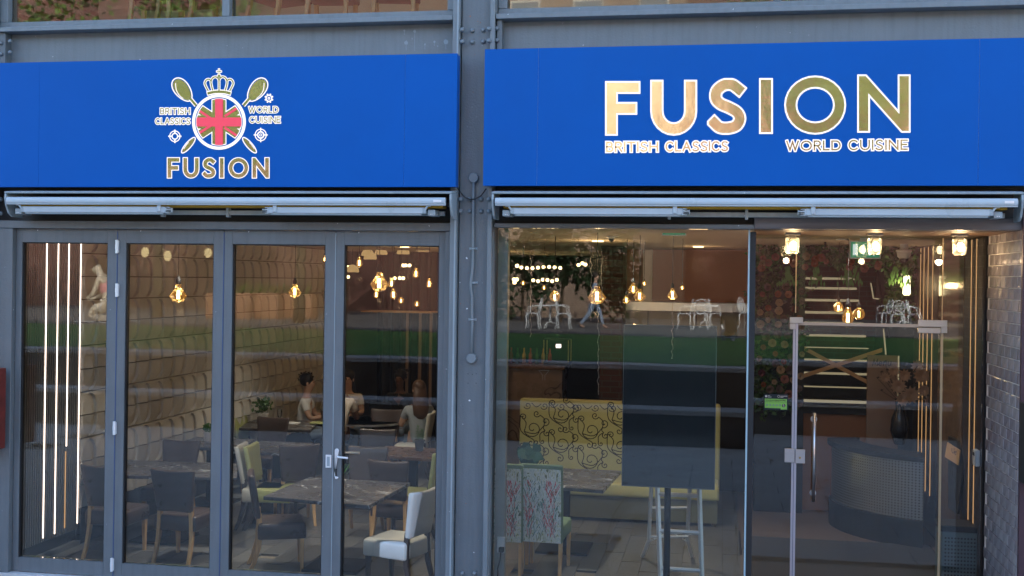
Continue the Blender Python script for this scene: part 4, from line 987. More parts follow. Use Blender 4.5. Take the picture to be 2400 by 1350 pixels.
p = G(1240, 1112, .75); t = thing('potted_plant', 'dark ivy plant in a white pot on the grey table behind the floral chairs', 'plant', (p.x, p.y, .75))
pot(t, (p.x, p.y, .75), .07, .12, M['pot']); m = MB(); rnd = random.Random(5)
for i in range(17):
    a = Vector((rnd.gauss(0,1.2), rnd.gauss(0,1)-.5, rnd.gauss(0,.8))).normalized(); q = Vector((p.x, p.y, .97)) + a*.095; n_ = (Vector((rnd.uniform(-.5,.5),-1,rnd.uniform(-.3,.5)))).normalized(); u = n_.orthogonal().normalized(); v_ = n_.cross(u); s = .055
    th = rnd.random()*6; m.add([q + (u*math.cos(th+k*math.pi*2/5) + v_*math.sin(th+k*math.pi*2/5))*s*(1 if k else 1.5) for k in range(5)], [(0,1,2,3,4)])
m.build('leaves', mat('ivy_leaf', (.035,.10,.05), .35), t)
# small things on tables
p = G(655, 992, .75); gl_ = tag(MB().lathe([(.03,0),(.03,.004),(.004,.008),(.004,.07),(.03,.10),(.035,.16),(.028,.20)], c=(p.x,p.y,.75), n=14).build('wine_glass', M['glass2']), 'stemmed glass on the rear table', 'glass')
p = G(676, 992, .75); tag(MB().box(p.x-.15, p.x+.15, p.y-.1, p.y+.1, .7505, .762).build('paper_stack', M['paper']), 'white papers lying on the rear table', 'papers')
p = G(745, 993, .75); tag(MB().box(p.x-.10, p.x+.12, p.y-.08, p.y+.08, .7505, .775).build('folded_cloth', M['green'], bev=.01), 'yellow folded cloth on the rear table', 'cloth')
p = G(893, 978, .75); t = thing('laptop', 'open dark laptop in front of the man in the black shirt', 'laptop', (p.x, p.y, .75))
MB().box(p.x-.17, p.x+.17, p.y-.02, p.y+.20, .7505, .765).build('keyboard', M['black'], t); m = MB(); m.add([(p.x-.17,p.y-.03,.766),(p.x+.17,p.y-.03,.766),(p.x+.17,p.y-.09,.98),(p.x-.17,p.y-.09,.98),(p.x-.17,p.y-.02,.766),(p.x+.17,p.y-.02,.766),(p.x+.17,p.y-.08,.98),(p.x-.17,p.y-.08,.98)], [(0,1,2,3),(7,6,5,4),(0,4,5,1),(1,5,6,2),(2,6,7,3),(3,7,4,0)]); m.build('lid', M['black'], t)

# =================================================================== PEOPLE
def skin_obj(name, pts, edges, mt, par, sub=1):
    me = bpy.data.meshes.new(name); me.from_pydata([p[0] for p in pts], edges, []); o = bpy.data.objects.new(name, me); COL.objects.link(o); o.parent = par
    me.materials.append(mt); md = o.modifiers.new('k', 'SKIN'); md.use_smooth_shade = True
    if not me.skin_vertices:
        bpy.context.view_layer.objects.active = o
    for i, p in enumerate(pts):
        r_ = p[1]; me.skin_vertices[0].data[i].radius = (r_, r_) if not isinstance(r_, tuple) else r_
    me.skin_vertices[0].data[0].use_root = True
    s_ = o.modifiers.new('s', 'SUBSURF'); s_.levels = sub; s_.render_levels = sub
    return o
def person(label, loc, rz, skin, shirt, trous, hair, style='short', pose='sit', lean=.05, head=(0,0), arms='table', sc=1.0):
    """local: faces +Y; seat height .47 when sitting."""
    t = thing('person', label, 'person', (0,0,0)); hz = .50 if pose == 'sit' else .95
    P = []; E = []
    def ad(p, r_, fr=None):
        P.append((p, r_)); 
        if fr is not None: E.append((fr, len(P)-1))
        return len(P)-1
    pel = ad((0,0,hz), (.15,.11)); wa = ad((0,lean*.4,hz+.20), (.125,.09), pel); che = ad((0,lean,hz+.40), (.145,.10), wa); up = ad((0,lean*1.1,hz+.52), (.085,.07), che)
    nk = ad((0,lean*1.25,hz+.585), .052, up); hx, hy = head
    h1 = ad((hx*.4,lean*1.3+.02+hy*.4,hz+.66), (.066,.072), nk); h2 = ad((hx,lean*1.35+.025+hy,hz+.735), (.078,.090), h1); h3 = ad((hx,lean*1.35+.01+hy,hz+.80), (.068,.078), h2)
    sleeves = []; legs = []
    for s in (-1, 1):
        sh = ad((s*.175,lean,hz+.47), .058, che)
        if arms == 'table':
            el = ad((s*.235,lean+.10,hz+.235), .043, sh); wr_ = ad((s*.12,lean+.33,hz+.27), .030, el); hn = ad((s*.08,lean+.40,hz+.275), (.036,.02), wr_)
        else:
            a = s*(.22 if pose == 'walk' else .03); el = ad((s*.215,lean-.02+a*.5,hz+.22), .042, sh); wr_ = ad((s*.22,lean+.05+a*1.1,hz+.0), .030, el); hn = ad((s*.22,lean+.07+a*1.3,hz-.08), (.034,.02), wr_)
        for k_ in range(5):
            bx = P[hn][0]; dx = (-.026+.013*k_); up_ = arms == 'table'
            if k_ == 0: f1 = ad((bx[0]-s*.04, bx[1]+.015, bx[2]+(.01 if up_ else -.01)), .009, hn); f2 = ad((bx[0]-s*.055, bx[1]+.04, bx[2]-.01), .008, f1)
            else: f1 = ad((bx[0]+dx, bx[1]+(.045 if up_ else .01), bx[2]-(.002 if up_ else .05)), .009, hn); f2 = ad((bx[0]+dx*1.1, bx[1]+(.075 if up_ else .018), bx[2]-(.016 if up_ else .085)-.004*(k_==2)), .008, f1)
        sleeves.append((P[sh][0], P[el][0]))
        if pose == 'sit': kn = ad((s*.12,.42,hz+.02), .062, pel); an = ad((s*.12,.40,.09), .038, kn); ft = ad((s*.12,.52,.035), (.04,.03), an)
        else:
            st = s*.30 if pose == 'walk' else 0; kn = ad((s*.09,st*.55+.06,.50), .060, pel); an = ad((s*.09,st*1.25-.02,.09+(.04 if s < 0 and pose == 'walk' else 0)), .038, kn); ft = ad((s*.09,st*1.25+.12,.035), (.04,.028), an)
        legs.append((P[kn][0], P[an][0]))
    ns = ad((hx, lean*1.35+.12+hy, hz+.725), .012, h2)
    body = skin_obj('body', P, E, skin, t, 1)
    # clothes
    Q = [((0,0,hz-.03),(.165,.125)),((0,lean*.4,hz+.2),(.145,.108)),((0,lean,hz+.40),(.162,.115)),((0,lean*1.1,hz+.515),(.088,.075))]; F = [(0,1),(1,2),(2,3)]
    for (a, b) in sleeves:
        Q.append((a, .068)); F.append((2, len(Q)-1)); mid = tuple(a[i]+(b[i]-a[i])*.62 for i in range(3)); Q.append((mid, .060)); F.append((len(Q)-2, len(Q)-1))
    skin_obj('shirt', Q, F, shirt, t, 1)
    Q = [((0,0,hz-.02),(.168,.125))]; F = []
    for s, (a, b) in zip((-1,1), legs):
        Q.append((a, .074)); F.append((0, len(Q)-1)); Q.append((tuple(a[i]+(b[i]-a[i])*.95 for i in range(3)), .055)); F.append((len(Q)-2, len(Q)-1))
    skin_obj('trousers', Q, F, trous, t, 1)
    hc = Vector((hx, lean*1.35+.005+hy, hz+.76)); m = MB()
    m.sphere(tuple(hc + Vector((0,-.022,.028))), .105, 16, 10, .92, .98, 1.0)
    if style == 'long':
        m.rings([[(hc.x + w_*math.cos(a), hc.y-.055 - o_ + d_*math.sin(a), z) for a in [2*math.pi*i/12 for i in range(12)]] for z, w_, d_, o_ in ((hc.z+.03,.095,.06,0),(hc.z-.10,.105,.06,.02),(hc.z-.24,.125,.055,.05),(hc.z-.36,.11,.045,.06),(hc.z-.42,.05,.02,.06))])
    else: leafcloud(tuple(hc+Vector((0,-.03,.05))), .108, 420, .035, 3, .85, m=m)
    ho = m.build('hair', hair, t, smooth=True)
    m = MB()
    for s in (-1, 1): m.sphere((hx+s*.031, lean*1.35+.098+hy, hz+.752), .010, 6, 4)
    m.build('eyes', M['hair'], t); MB().sphere((hx, lean*1.35+.096+hy, hz+.680), .014, 8, 4, 1.6, .5, .4).build('mouth', mat('lips', (.35,.12,.10), .5), t)
    m = MB(); [m.sphere((hx+s*.079, lean*1.35+.012+hy, hz+.735), .024, 8, 6, .4, .7, 1.2) for s in (-1,1)]; m.build('ears', skin, t)
    t.location = loc; t.rotation_euler = (0,0,rz); t.scale = (sc,)*3
    return t
def head_at(px, py, Y, hz=1.24): p = W(px, py, Y); return (p.x, p.y, p.z - hz)
person('young man with curly dark hair and pale tee in profile at the table', head_at(710, 897, 6.3), R(-80), M['skin'], M['tee'], M['denim'], M['hair'])
person('person in a beige tee seen from behind, head hidden by the door stile', head_at(792, 905, 5.6), R(4), M['skin2'], M['tee2'], M['denim'], M['hair'], sc=1.05)
person('dark haired woman in a cream shirt facing the window beside the beige tee guest', head_at(819, 888, 7.1), R(185), M['skin'], M['tee'], M['denim'], M['hair'], 'long')
person('man in a black tee behind the laptop, facing the window', head_at(941, 887, 7.3), R(178), M['skin2'], M['tee3'], M['denim'], M['hair'], arms='table')
person('woman with long brown hair seen from behind at the right of the round table', head_at(985, 915, 6.0), R(35), M['skin'], M['denim2'], M['denim'], M['hairb'], 'long')

# =================================================================== PENDANT LAMPS
def diamond(sc, z=0):
    return [(.012*sc,.0),(.022*sc,-.03*sc),(.098*sc,-.125*sc),(.060*sc,-.185*sc),(.0,-.20*sc)]
def pendant(px, py, Y, hgt, kind, label, group='bare bulb pendants hanging in the restaurant'):
    """px,py: centre of the glass; hgt: glass height in pixels."""
    p = W(px, py, Y); s_ = (Y+DIST)/FOC; h = hgt*s_
    t = thing('pendant_lamp', label, 'lamp', (p.x, Y, p.z), group); top = p.z + h/2
    if kind == 'diamond': prof = [(.14*h,h/2),(.18*h,.32*h),(.50*h,-.12*h),(.30*h,-.42*h),(.02*h,-.5*h)]; n = 8
    elif kind == 'cone': prof = [(.12*h,h/2),(.16*h,.30*h),(.50*h,-.30*h),(.28*h,-.5*h),(.02*h,-.5*h)]; n = 8
    elif kind == 'globe': prof = [(.14*h,h/2),(.20*h,.42*h),(.42*h,.2*h),(.48*h,-.05*h),(.40*h,-.32*h),(.22*h,-.46*h),(.02*h,-.5*h)]; n = 16
    else: prof = [(.14*h,h/2),(.17*h,.36*h),(.30*h,.0),(.31*h,-.2*h),(.20*h,-.42*h),(.02*h,-.5*h)]; n = 14
    MB().lathe(prof, c=(p.x, Y, p.z), n=n).build('bulb_glass', M['bulb'], t, smooth=(n > 8))
    m = MB(); r_ = .045*h
    for i in range(6):
        a = i*math.pi/3; m.tube([(p.x+r_*1.3*math.cos(a), Y+r_*1.3*math.sin(a), p.z+.18*h), (p.x+r_*1.5*math.cos(a+.4), Y+r_*1.5*math.sin(a+.4), p.z-.30*h)], .022*h, 5)
    m.build('filament', M['fil'], t)
    k = .13*h; MB().lathe([(k*.9,0),(k,.06*h),(k*1.15,.10*h),(k*1.1,.26*h),(k*.8,.30*h),(k*.8,.40*h),(k*.3,.46*h),(.003,.5*h)], c=(p.x, Y, top-.01*h), n=12).build('lamp_holder', M['brass'] if hgt > 50 else M['cord'], t, smooth=True)
    MB().tube([(p.x, Y, top+.45*h), (p.x, Y, CZ-.01)], .0035, 5).build('cord', M['cord'], t)
    return t
def plight(p, e, r_=.03, col=(1,.62,.30)):
    l = bpy.data.lights.new('bulb_or_fill_light', 'POINT'); l.energy = e * KE * .33; l.shadow_soft_size = r_; l.color = col
    o = bpy.data.objects.new('bulb_or_fill_light', l); COL.objects.link(o); o.location = p; return o
for args in [(418,688,.9,46,'diamond','large diamond bulb hanging alone behind the second door leaf'),
    (691,682,1.9,34,'diamond','dim diamond bulb behind the third door leaf against the relief wall'),
    (761,607,4.2,16,'drop','tiny bulb half hidden at the right edge of the third door leaf'),
    (889,661,.95,48,'diamond','large clear diamond bulb in the middle of the rightmost door leaf'),
    (842,615,2.6,25,'drop','drop bulb highest left in the rightmost door leaf'),
    (882,689,3.4,22,'drop','small drop bulb just under the large clear diamond bulb'),
    (918,663,3.0,24,'drop','drop bulb touching the right side of the large clear diamond bulb'),
    (922,689,2.8,26,'drop','drop bulb below and right of the large clear diamond bulb'),
    (940,704,4.0,16,'globe','small round bulb lowest in the cluster of the rightmost door leaf'),
    (975,640,2.6,25,'drop','drop bulb on a black holder, upper right in the rightmost door leaf'),
    (977,712,4.2,15,'globe','small round bulb lowest right in the rightmost door leaf'),
    (1006,664,2.9,24,'drop','drop bulb nearest the column in the rightmost door leaf'),
    (1300,694,1.9,26,'globe','round amber bulb over the left white garden chairs reflection'),
    (1399,692,.8,44,'diamond','large clear diamond bulb in the right shop window beside the brick pillar'),
    (1468,702,2.4,20,'diamond','small diamond bulb lowest of the window cluster'),
    (1484,676,2.0,26,'diamond','amber diamond bulb highest of the window cluster'),
    (1499,692,1.4,30,'diamond','amber diamond bulb right of the window cluster'),
    (1510,664,3.2,12,'globe','tiny round bulb right behind the window cluster'),
    (1576,688,1.5,26,'cone','amber cone shaped bulb right of the window cluster'),
    (1599,674,2.2,12,'globe','tiny bulb on a black holder right of the cone shaped bulb'),
    (1275,674,4.0,12,'globe','tiny round bulb left of the round amber bulb'),
    (1226,663,4.6,12,'globe','tiny round bulb under the far string of lights'),
    (1965,720,3.0,24,'globe','left globe bulb over the glass door head'),
    (2013,735,2.6,28,'globe','right globe bulb over the glass door head'),
    (1987,742,2.3,42,'drop','tall edison bulb between the two globe bulbs over the glass door')]:
    pendant(*args)
for (px, py, Y, e) in ((418,690,.9,5),(691,682,1.9,5),(889,661,.95,6),(930,685,3.2,14),(1399,692,.8,6),(1490,690,1.8,14),(1300,694,1.9,6),(1990,730,2.7,12),(842,615,2.6,6)):
    p = W(px, py+18, Y); plight((p.x, Y, p.z-.10), e)
# fairy light wires hanging in the right window
fw = 0
for (px, y0, y1, lab) in ((1386,580,752,'upper fairy light wire left of the large diamond bulb'),(1402,720,925,'long fairy light wire below the large diamond bulb'),(1410,590,700,'short fairy light wire right of the large diamond bulb'),(1244,590,790,'fairy light wire over the left garden chairs'),(1576,710,840,'fairy light wire under the cone shaped bulb')):
    rnd = random.Random(px); pts = []; n_ = int((y1-y0)/8)
    for i in range(n_+1): q = W(px + rnd.uniform(-2.2,2.2), y0 + (y1-y0)*i/n_, .35); pts.append((q.x, .35 + rnd.uniform(-.01,.01), q.z))
    m = MB(); m.tube(pts, .0022, 4)
    for i in range(0, len(pts), 2): m.sphere(pts[i], .006, 5, 3)
    tag(m.build('fairy_light_wire', mat('copper_wire', (.55,.45,.38), .3, .6)), lab, 'fairy lights', 'fairy light wires in the right window')
# string of globe bulbs over the far bar
m = MB()
for i in range(8): p = W(1222+i*13, 627+1.5*math.sin(i), 11); m.sphere(tuple(p), .032, 8, 6)
for i in range(6): p = W(1250+i*11, 657+2*math.sin(i*2), 11); m.sphere(tuple(p), .032, 8, 6)
for (px, py) in ((1206,662),(1211,655),(1212,623),(1205,655)): p = W(px, py, 10.5); m.sphere(tuple(p), .035, 8, 6)
tag(m.build('string_lights', M['globe']), 'rows of small globe lights over the far bar', 'string lights')
m = MB()
for (px, py) in ((816,626),(826,625),(816,649),(945,622),(951,622),(960,622),(918,653),(925,652),(937,652),(945,652),(985,575),(1365,617),(1372,620),(1356,621)): p = W(px, py, 9.3); m.sphere(tuple(p), .030, 8, 6)
tag(m.build('string_lights', M['globe']), 'scattered warm globe lights in the dark rear of the room', 'string lights')
# dome pendant shades at the rear, lit from inside
dm = emit('lit_opal_shade', (1.0,.60,.24), .50)
for i, (px, py, Y) in enumerate(((862,595,9),(893,592,9),(868,603,8.4),(945,591,9),(826,633,8.2),(990,585,9))):
    p = W(px, py, Y); t = thing('dome_lamp', 'half dome opal lamp in the dark rear of the room, number %d from the left at ceiling height' % (i+1), 'lamp', tuple(p), 'half dome opal lamps at the rear')
    t['label'] = ['leftmost of the upper half dome lamps behind the right door leaf','half dome lamp directly over the large clear diamond bulb','half dome lamp tucked behind the leftmost upper one','half dome lamp right of the large clear diamond bulb','lowest half dome lamp at the left glass edge','rightmost half dome lamp near the drop bulb on a black holder'][i]
    MB().lathe([(.11,-.035),(.105,.01),(.08,.055),(.03,.085),(0,.09)], c=tuple(p), n=16).build('shade', dm, t, smooth=True); MB().tube([(p.x,Y,p.z+.09),(p.x,Y,CZ-.01)], .004, 5).build('cord', M['cord'], t)

# =================================================================== REAR OF THE ROOM
zc = lambda px, py, Y: W(px, py, Y).z
t = thing('tall_wood_frame', 'tall wooden shelf frame in the dark rear, behind the seated guests', 'shelf', tuple(W(935, 990, 7.6)[:2])+(0,))
a, b = W(850,728,7.6), W(1015,728,7.6)
MB().box(a.x, b.x, 7.5, 8.0, a.z-.02, a.z).build('shelf_board', M['tapem'], t)
for px in (955, 985, 1010): q = W(px, 800, 7.55); MB().box(q.x-.018, q.x+.018, 7.52, 7.56, 0, a.z-.021).build('post', M['menu'], t)
cu = thing('dark_curtain', 'dark curtain closing the rear of the left bay', 'curtain', (-3, 9.6, 0)); m = MB(); n_ = 60; v = []
for i in range(n_+1): x = -5.9 + i*(W(1180,700,9.6).x+5.9)/n_; v += [(x, 9.6+.05*math.sin(i*1.4), 0), (x, 9.6+.05*math.sin(i*1.4), CZ-.02)]
m.add(v, [(2*i, 2*i+2, 2*i+3, 2*i+1) for i in range(n_)]); m.build('cloth', M['dark'], cu)
# brick pillar
a, b = W(1407,750,5.2), W(1459,750,5.2)
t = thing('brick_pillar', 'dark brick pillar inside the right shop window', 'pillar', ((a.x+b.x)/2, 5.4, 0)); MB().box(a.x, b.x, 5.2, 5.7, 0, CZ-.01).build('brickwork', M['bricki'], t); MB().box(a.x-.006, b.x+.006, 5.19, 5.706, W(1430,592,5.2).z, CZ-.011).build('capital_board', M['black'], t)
# warm wall with counter on the raised level
a, b = W(1459,650,6.6), W(1768,650,6.6); wz = W(1600,705,6.6).z
t = thing('wall', 'warm brown orange wall behind the raised steel counter', 'wall', ((a.x+b.x)/2, 6.7, 0)); MB().box(a.x, b.x, 6.6, 6.75, 0, CZ-.01).build('plaster', M['brownwall'], t)
q0, q1_ = W(1507,650,6.5), W(1528,650,6.5); MB().box(q0.x, q1_.x, 6.50, 6.598, 0, CZ-.012).build('pilaster', M['pil'], t)
a, b = W(1459,717,5.9), W(1752,717,5.9); t = thing('raised_counter', 'pale counter with a brushed steel edge before the warm wall', 'counter', ((a.x+b.x)/2, 6.1, 0))
MB().box(a.x, b.x, 5.86, 6.35, zc(1600,730,5.86), zc(1600,709,5.86)).build('steel_edge', M['steel'], t, bev=.004)
xs = [a.x+.02 + i*(b.x-a.x-.04)/5 for i in range(6)]
for u, v_ in zip(xs, xs[1:]): MB().box(u+.006, v_-.006, 5.93, 6.3, zc(1600,785,5.9), zc(1600,731,5.9)).build('front_panel', M['menu2'], t)
MB().box(a.x, b.x, 5.95, 6.3, 0, zc(1600,786,5.9)).build('plinth', M['dark'], t)
# far bar
a, b = W(1186,870,10.0), W(1318,870,10.0)
t = thing('bar_counter', 'pale marble fronted bar with a brown top at the far left of the right bay', 'bar', ((a.x+b.x)/2, 10.4, 0))
MB().box(a.x-.5, b.x, 10.0, 10.6, 0, zc(1250,866,10)).build('front', marble('pale_marble', (.30,.22,.17), (.05,.04,.035), 1.2), t); MB().box(a.x-.5, b.x+.05, 9.95, 10.65, zc(1250,865.5,10), zc(1250,856,10)).build('worktop', M['brownt'], t, bev=.01)
ink = Ink(lambda x, z, y: tuple(W(x, z, y)), 9.995)
for st in ([(1263,868),(1287,868)], [(1263,868),(1272,880),(1272,891)], [(1287,868),(1277,880),(1277,891)]): ink.stroke(st, 1.3)
ink.mb.build('glass_emblem', M['steel'], t)
rnd = random.Random(4)
for i in range(7):
    p = W(1198+i*15, 857, 10.3); c_ = [(.35,.03,.03),(.05,.12,.05),(.45,.25,.06)][i % 3]
    MB().lathe([(.035,0),(.035,.16),(.013,.21),(.013,.28),(0,.28)], c=(p.x,10.3,zc(1250,856,10)+.001), n=10).build('bottle', mat('bottle_glass_%s' % 'abcdefg'[i], c_, .15), None, smooth=True)
    bpy.data.objects[-1] if False else None
bt = [o for o in COL.objects if o.name.split('.')[0] == 'bottle']
for i, o in enumerate(bt): tag(o, 'small %s bottle standing on the far bar' % ['dark red','dark green','amber'][i % 3], 'bottle', 'bottles on the far bar')
a = W(1300,830,9.9); t = thing('glass_cabinet', 'small lit glass cabinet on the end of the far bar', 'cabinet', (a.x, 10.2, zc(1250,856,10)))
zz = zc(1250,856,10)+.002; MB().box(a.x-.22, a.x+.22, 10.05, 10.45, zz, zz+.06).build('base', M['black'], t)
for sx in (-1,1):
    for sy in (10.06, 10.44): MB().box(a.x+sx*.215-.005, a.x+sx*.215+.005, sy-.005, sy+.005, zz+.061, zz+.44).build('post', M['brass'], t)
MB().box(a.x-.22, a.x+.22, 10.05, 10.45, zz+.441, zz+.46).build('top', M['black'], t); MB().box(a.x-.02, a.x+.06, 10.2, 10.25, zz+.3, zz+.36).build('tube_light', emit('pink_white_light', (1,.75,.7), 5), t)
plight((a.x-1, 9.0, 2.9), 60, .1); plight((-1.4, 3.3, 3.0), 40, .12); plight((-4.6, 6.6, 2.9), 30, .12); plight((-5.2, 3.6, 3.0), 9, .12); plight((1.2, 3.0, 2.6), 12, .1); plight((-.3, 5.2, 3.05), 16, .12)  # added warm fill lights for the room, no pendant bulb hangs here
for (x, y, e) in ((-5.0,.75,210),(-3.6,.6,190),(-1.1,1.9,210),(1.2,2.2,110),(-4.9,4.6,200)):   # ceiling fill spots and fittings, added to brighten the room
    l = bpy.data.lights.new('ceiling_fill_spot', 'SPOT'); l.energy = e * KE; l.spot_size = R(105); l.spot_blend = .9; l.shadow_soft_size = .08; l.color = (1,.90,.78)
    o = bpy.data.objects.new('ceiling_fill_spot', l); COL.objects.link(o); o.location = (x, y, CZ-.03)
    tag(MB().lathe([(.05,0),(.05,-.012),(.065,-.012),(.065,0)], c=(x,y,CZ-.001), n=16).build('fill_spot_fitting', M['alu']), {-5.0:'added fill spot over the two leftmost chairs',-3.6:'added fill spot over the front marble table',-1.1:'added fill spot over the black screen',1.2:'added fill spot over the door mat',-4.9:'added fill spot over the middle of the left bay'}[x], 'fill light', 'added ceiling fill spots')
dl = 0
for (x, y, lab) in ((a.x-1,9.0,'over the far bar'),(-1.4,3.3,'over the patterned bench'),(-4.6,6.6,'over the seated guests'),(-5.2,3.6,'over the relief wall tables'),(-.3,5.2,'over the raised counter')):  # glowing discs added on the ceiling to go with the fill lights
    o = MB().lathe([(.05,0),(.05,-.012),(.065,-.012),(.065,0)], c=(x,y,CZ-.001), n=16).build('fill_downlight', M['globe']); tag(o, 'small added ceiling downlight '+lab, 'fill light', 'added ceiling fill lights')

# =================================================================== PATTERNED BENCH
YB = 4.15; a, b = W(1217,1000,YB), W(1688,1000,YB); zt_ = W(1450,941,YB).z
t = thing('patterned_bench', 'high backed olive yellow bench with black scroll pattern', 'bench', ((a.x+b.x)/2, YB, 0))
MB().box(a.x, b.x, YB, YB+.14, .18, zt_).build('backrest', M['yfab'], t, bev=.03)
MB().box(a.x+.01, b.x-.01, YB-.62, YB-.005, .30, .46).build('seat', M['yfab'], t, bev=.03)
MB().box(a.x+.02, b.x-.02, YB-.58, YB+.1, .04, .298).build('base', mat('olive_base', (.15,.15,.09), .7), t)
for sx in (a.x+.06, b.x-.06):
    for sy in (YB-.55, YB+.08): MB().box(sx-.025, sx+.025, sy-.025, sy+.025, 0, .04).build('foot', M['darkwood'], t)
def spiral(cx_, cy_, r_, a0, turns, s=1, n=22): return [(cx_ + s*(r_*(1-i/n*.88))*math.cos(a0+turns*2*math.pi*i/n), cy_ + (r_*(1-i/n*.88))*math.sin(a0+turns*2*math.pi*i/n)) for i in range(n+1)]
def motif(ink, ox, oz, s=1.0):
    c_ = [(0,0,.125,R(200),1.35),(.17,.10,.060,R(250),1.3),(.05,.20,.050,R(-20),-1.3),(-.13,.15,.045,R(160),-1.3),(.19,-.06,.045,R(120),1.3),(-.02,-.19,.050,R(60),-1.2),(.13,-.17,.035,R(150),1.2)]
    sp_ = [spiral(ox+x*s, oz+z*s, r_*s, a0, tr) for x, z, r_, a0, tr in c_]
    for q in sp_: ink.stroke(q, .0112*s)
    for i, j in ((0,1),(1,2),(0,3),(1,4),(3,5),(4,6)):
        p0, p1 = sp_[i][0], sp_[j][0]; mx_, mz = (p0[0]+p1[0])/2 + (p1[1]-p0[1])*.25, (p0[1]+p1[1])/2 - (p1[0]-p0[0])*.25
        ink.stroke(crom([p0, (mx_, mz), p1], 4), .0112*s)
ink = Ink(lambda x, z, y: (x, y, z), YB-.0012)
seat_ink = Ink(lambda x, z, y: (x, z, .4612 + (YB - y)*0), YB)
i = 0; x = a.x + .17
while x < b.x - .12:
    for j, z in enumerate((.62, .98, 1.34)):
        zz = z + (.18 if i % 2 else 0)
        if zz < zt_ - .14 and x + .2 < b.x: motif(ink, x, zz, .92)
    x += .36; i += 1
ink.mb.build('scroll_print', M['scroll'], t)
# the small strokes along the top edge and sides
ink = Ink(lambda x, z, y: (x, y, z), YB-.0012); x = a.x + .10
while x < b.x - .1: ink.stroke(spiral(x, zt_-.085, .048, R(200), 1.3), .009); ink.stroke(crom([(x+.05, zt_-.05),(x+.11, zt_-.10),(x+.17, zt_-.06)], 4), .009); x += .21
ink.mb.build('scroll_print', M['scroll'], t)

# =================================================================== MENU SCREEN AND LADDER
YS2 = .55; a, b = W(1459,950,YS2), W(1678,950,YS2); z1, z0 = W(1568,762,YS2).z, W(1568,1144,YS2).z
t = thing('display_screen', 'tall black portrait screen on a pole in the shop window', 'screen', ((a.x+b.x)/2, YS2, 0))
MB().box(a.x, b.x, YS2, YS2+.05, z0, z1).build('screen_case', mat('screen_edge', (.18,.22,.25), .3, .6), t, bev=.004)
MB().box(a.x+.006, b.x-.006, YS2-.004, YS2-.0005, z0+.008, z1-.006).build('screen_glass', M['screen'], t)
c = W(1563,1250,YS2+.03); MB().tube([(c.x,YS2+.075,.03),(c.x,YS2+.075,z1-.4)], .030, 14).build('pole', M['black'], t, smooth=True)
MB().lathe([(0,0),(.26,0),(.26,.015),(.05,.03),(0,.03)], c=(c.x,YS2+.075,.0), n=24).build('base', M['black'], t)
lad = thing('step_ladder', 'aluminium step ladder standing behind the black screen', 'ladder', (W(1590,1300,1.2).x, 1.3, 0))
def rail(p, q, r_=.016, nm='rail', par=lad): return MB().tube([tuple(p), tuple(q)], r_, 6).build(nm, M['alu'], par)
YF1, YR = 1.0, 1.75
fl_, fr_ = W(1548,1350,YF1), W(1645,1350,YF1); fl2, fr2 = W(1541,1150,YF1+.12), W(1639,1150,YF1+.12)
def ext(p, q, z): k_ = (z-p.z)/(q.z-p.z); return p + (q-p)*k_
for p, q in ((fl_, fl2), (fr_, fr2)): rail(ext(p,q,.01), ext(p,q,1.75), .026)
for py in (1163,1247,1332): zz = W(1590,py,YF1+.05).z; u, v_ = ext(fl_,fl2,zz), ext(fr_,fr2,zz); rail(u, v_, .022, 'rung')
zz = 1.2; rail(ext(fl_,fl2,zz), ext(fr_,fr2,zz), .017, 'rung'); rail(ext(fl_,fl2,1.48), ext(fr_,fr2,1.48), .017, 'rung')
bl_, br_ = G(1506,1308,0), G(1622,1308,0); kl, kr = W(1521,1265,YR-.03), W(1611,1265,YR-.03); ul, ur = W(1526,1150,YR-.15), W(1616,1150,YR-.15)
for p, q, r_ in ((bl_,kl,ul),(br_,kr,ur)): rail(Vector((p.x,p.y,.02)), q, .022); rail(q, ext(q, r_, 1.70), .022)
for py in (1190, 1258): u, v_ = W(1524,py,YR-.1), W(1613,py,YR-.1); rail(u, v_, .013, 'rung')
for p, q in ((kl, W(1560,1262,YR-.1)), (kr, W(1580,1262,YR-.1))): rail(Vector(p)-Vector((0,0,.02)), q+Vector((0,0,.05)), .006, 'brace')
MB().box(ext(fl_,fl2,1.75).x-.03, ext(fr_,fr2,1.75).x+.03, 1.15, 1.5, 1.75, 1.78).build('top_step', M['alu'], lad)
# socket and cable on the window jamb
p = W(1171, 1276, .128); t = thing('wall_socket', 'white wall socket with a black plug and trailing cable on the window jamb', 'socket', tuple(p))
MB().box(p.x-.02, p.x+.05, .105, .128, p.z-.07, p.z+.07).build('socket_plate', M['whitep'], t, bev=.004); m = MB(); m.box(p.x+.005, p.x+.045, .06, .104, p.z-.055, p.z-.015)
m.tube([(p.x+.02,.08,p.z-.05),(p.x+.015,.07,p.z-.13),(p.x-.005,.075,p.z-.2),(p.x+.0,.07,p.z-.42)], .006, 6); m.build('plug', M['cord'], t)

# =================================================================== ENTRANCE HALL
def hx(px, Y, py=900): return W(px, py, Y).x
ys = [940,908,875,844,816,786,757,732,703,675,652]
st = thing('staircase', 'staircase behind the glass door with a lit cream nosing on every step', 'staircase', (hx(1975,5.2), 6, 0))
xa, xb = hx(1880,5.2), hx(2062,5.2)
for i, yy in enumerate(ys):
    Y = 5.2 + i*.30; z = W(1975, yy, Y).z
    MB().box(xa, xb, Y, Y+.30, z-.03, z+.006).build('tread', M['dark'], st); MB().box(xa, xb, Y-.016, Y-.001, z-.026, z+.010).build('lit_nosing', M['lednose'], st)
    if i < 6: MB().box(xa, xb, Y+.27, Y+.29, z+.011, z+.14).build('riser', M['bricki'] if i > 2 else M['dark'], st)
a_, b_2 = W(2040,590,8.2), W(2079,845,5.3)
MB().tube([tuple(W(2052,610,8.2)), tuple(W(2079,790,5.2))], .022, 8).build('handrail', M['black'], st)
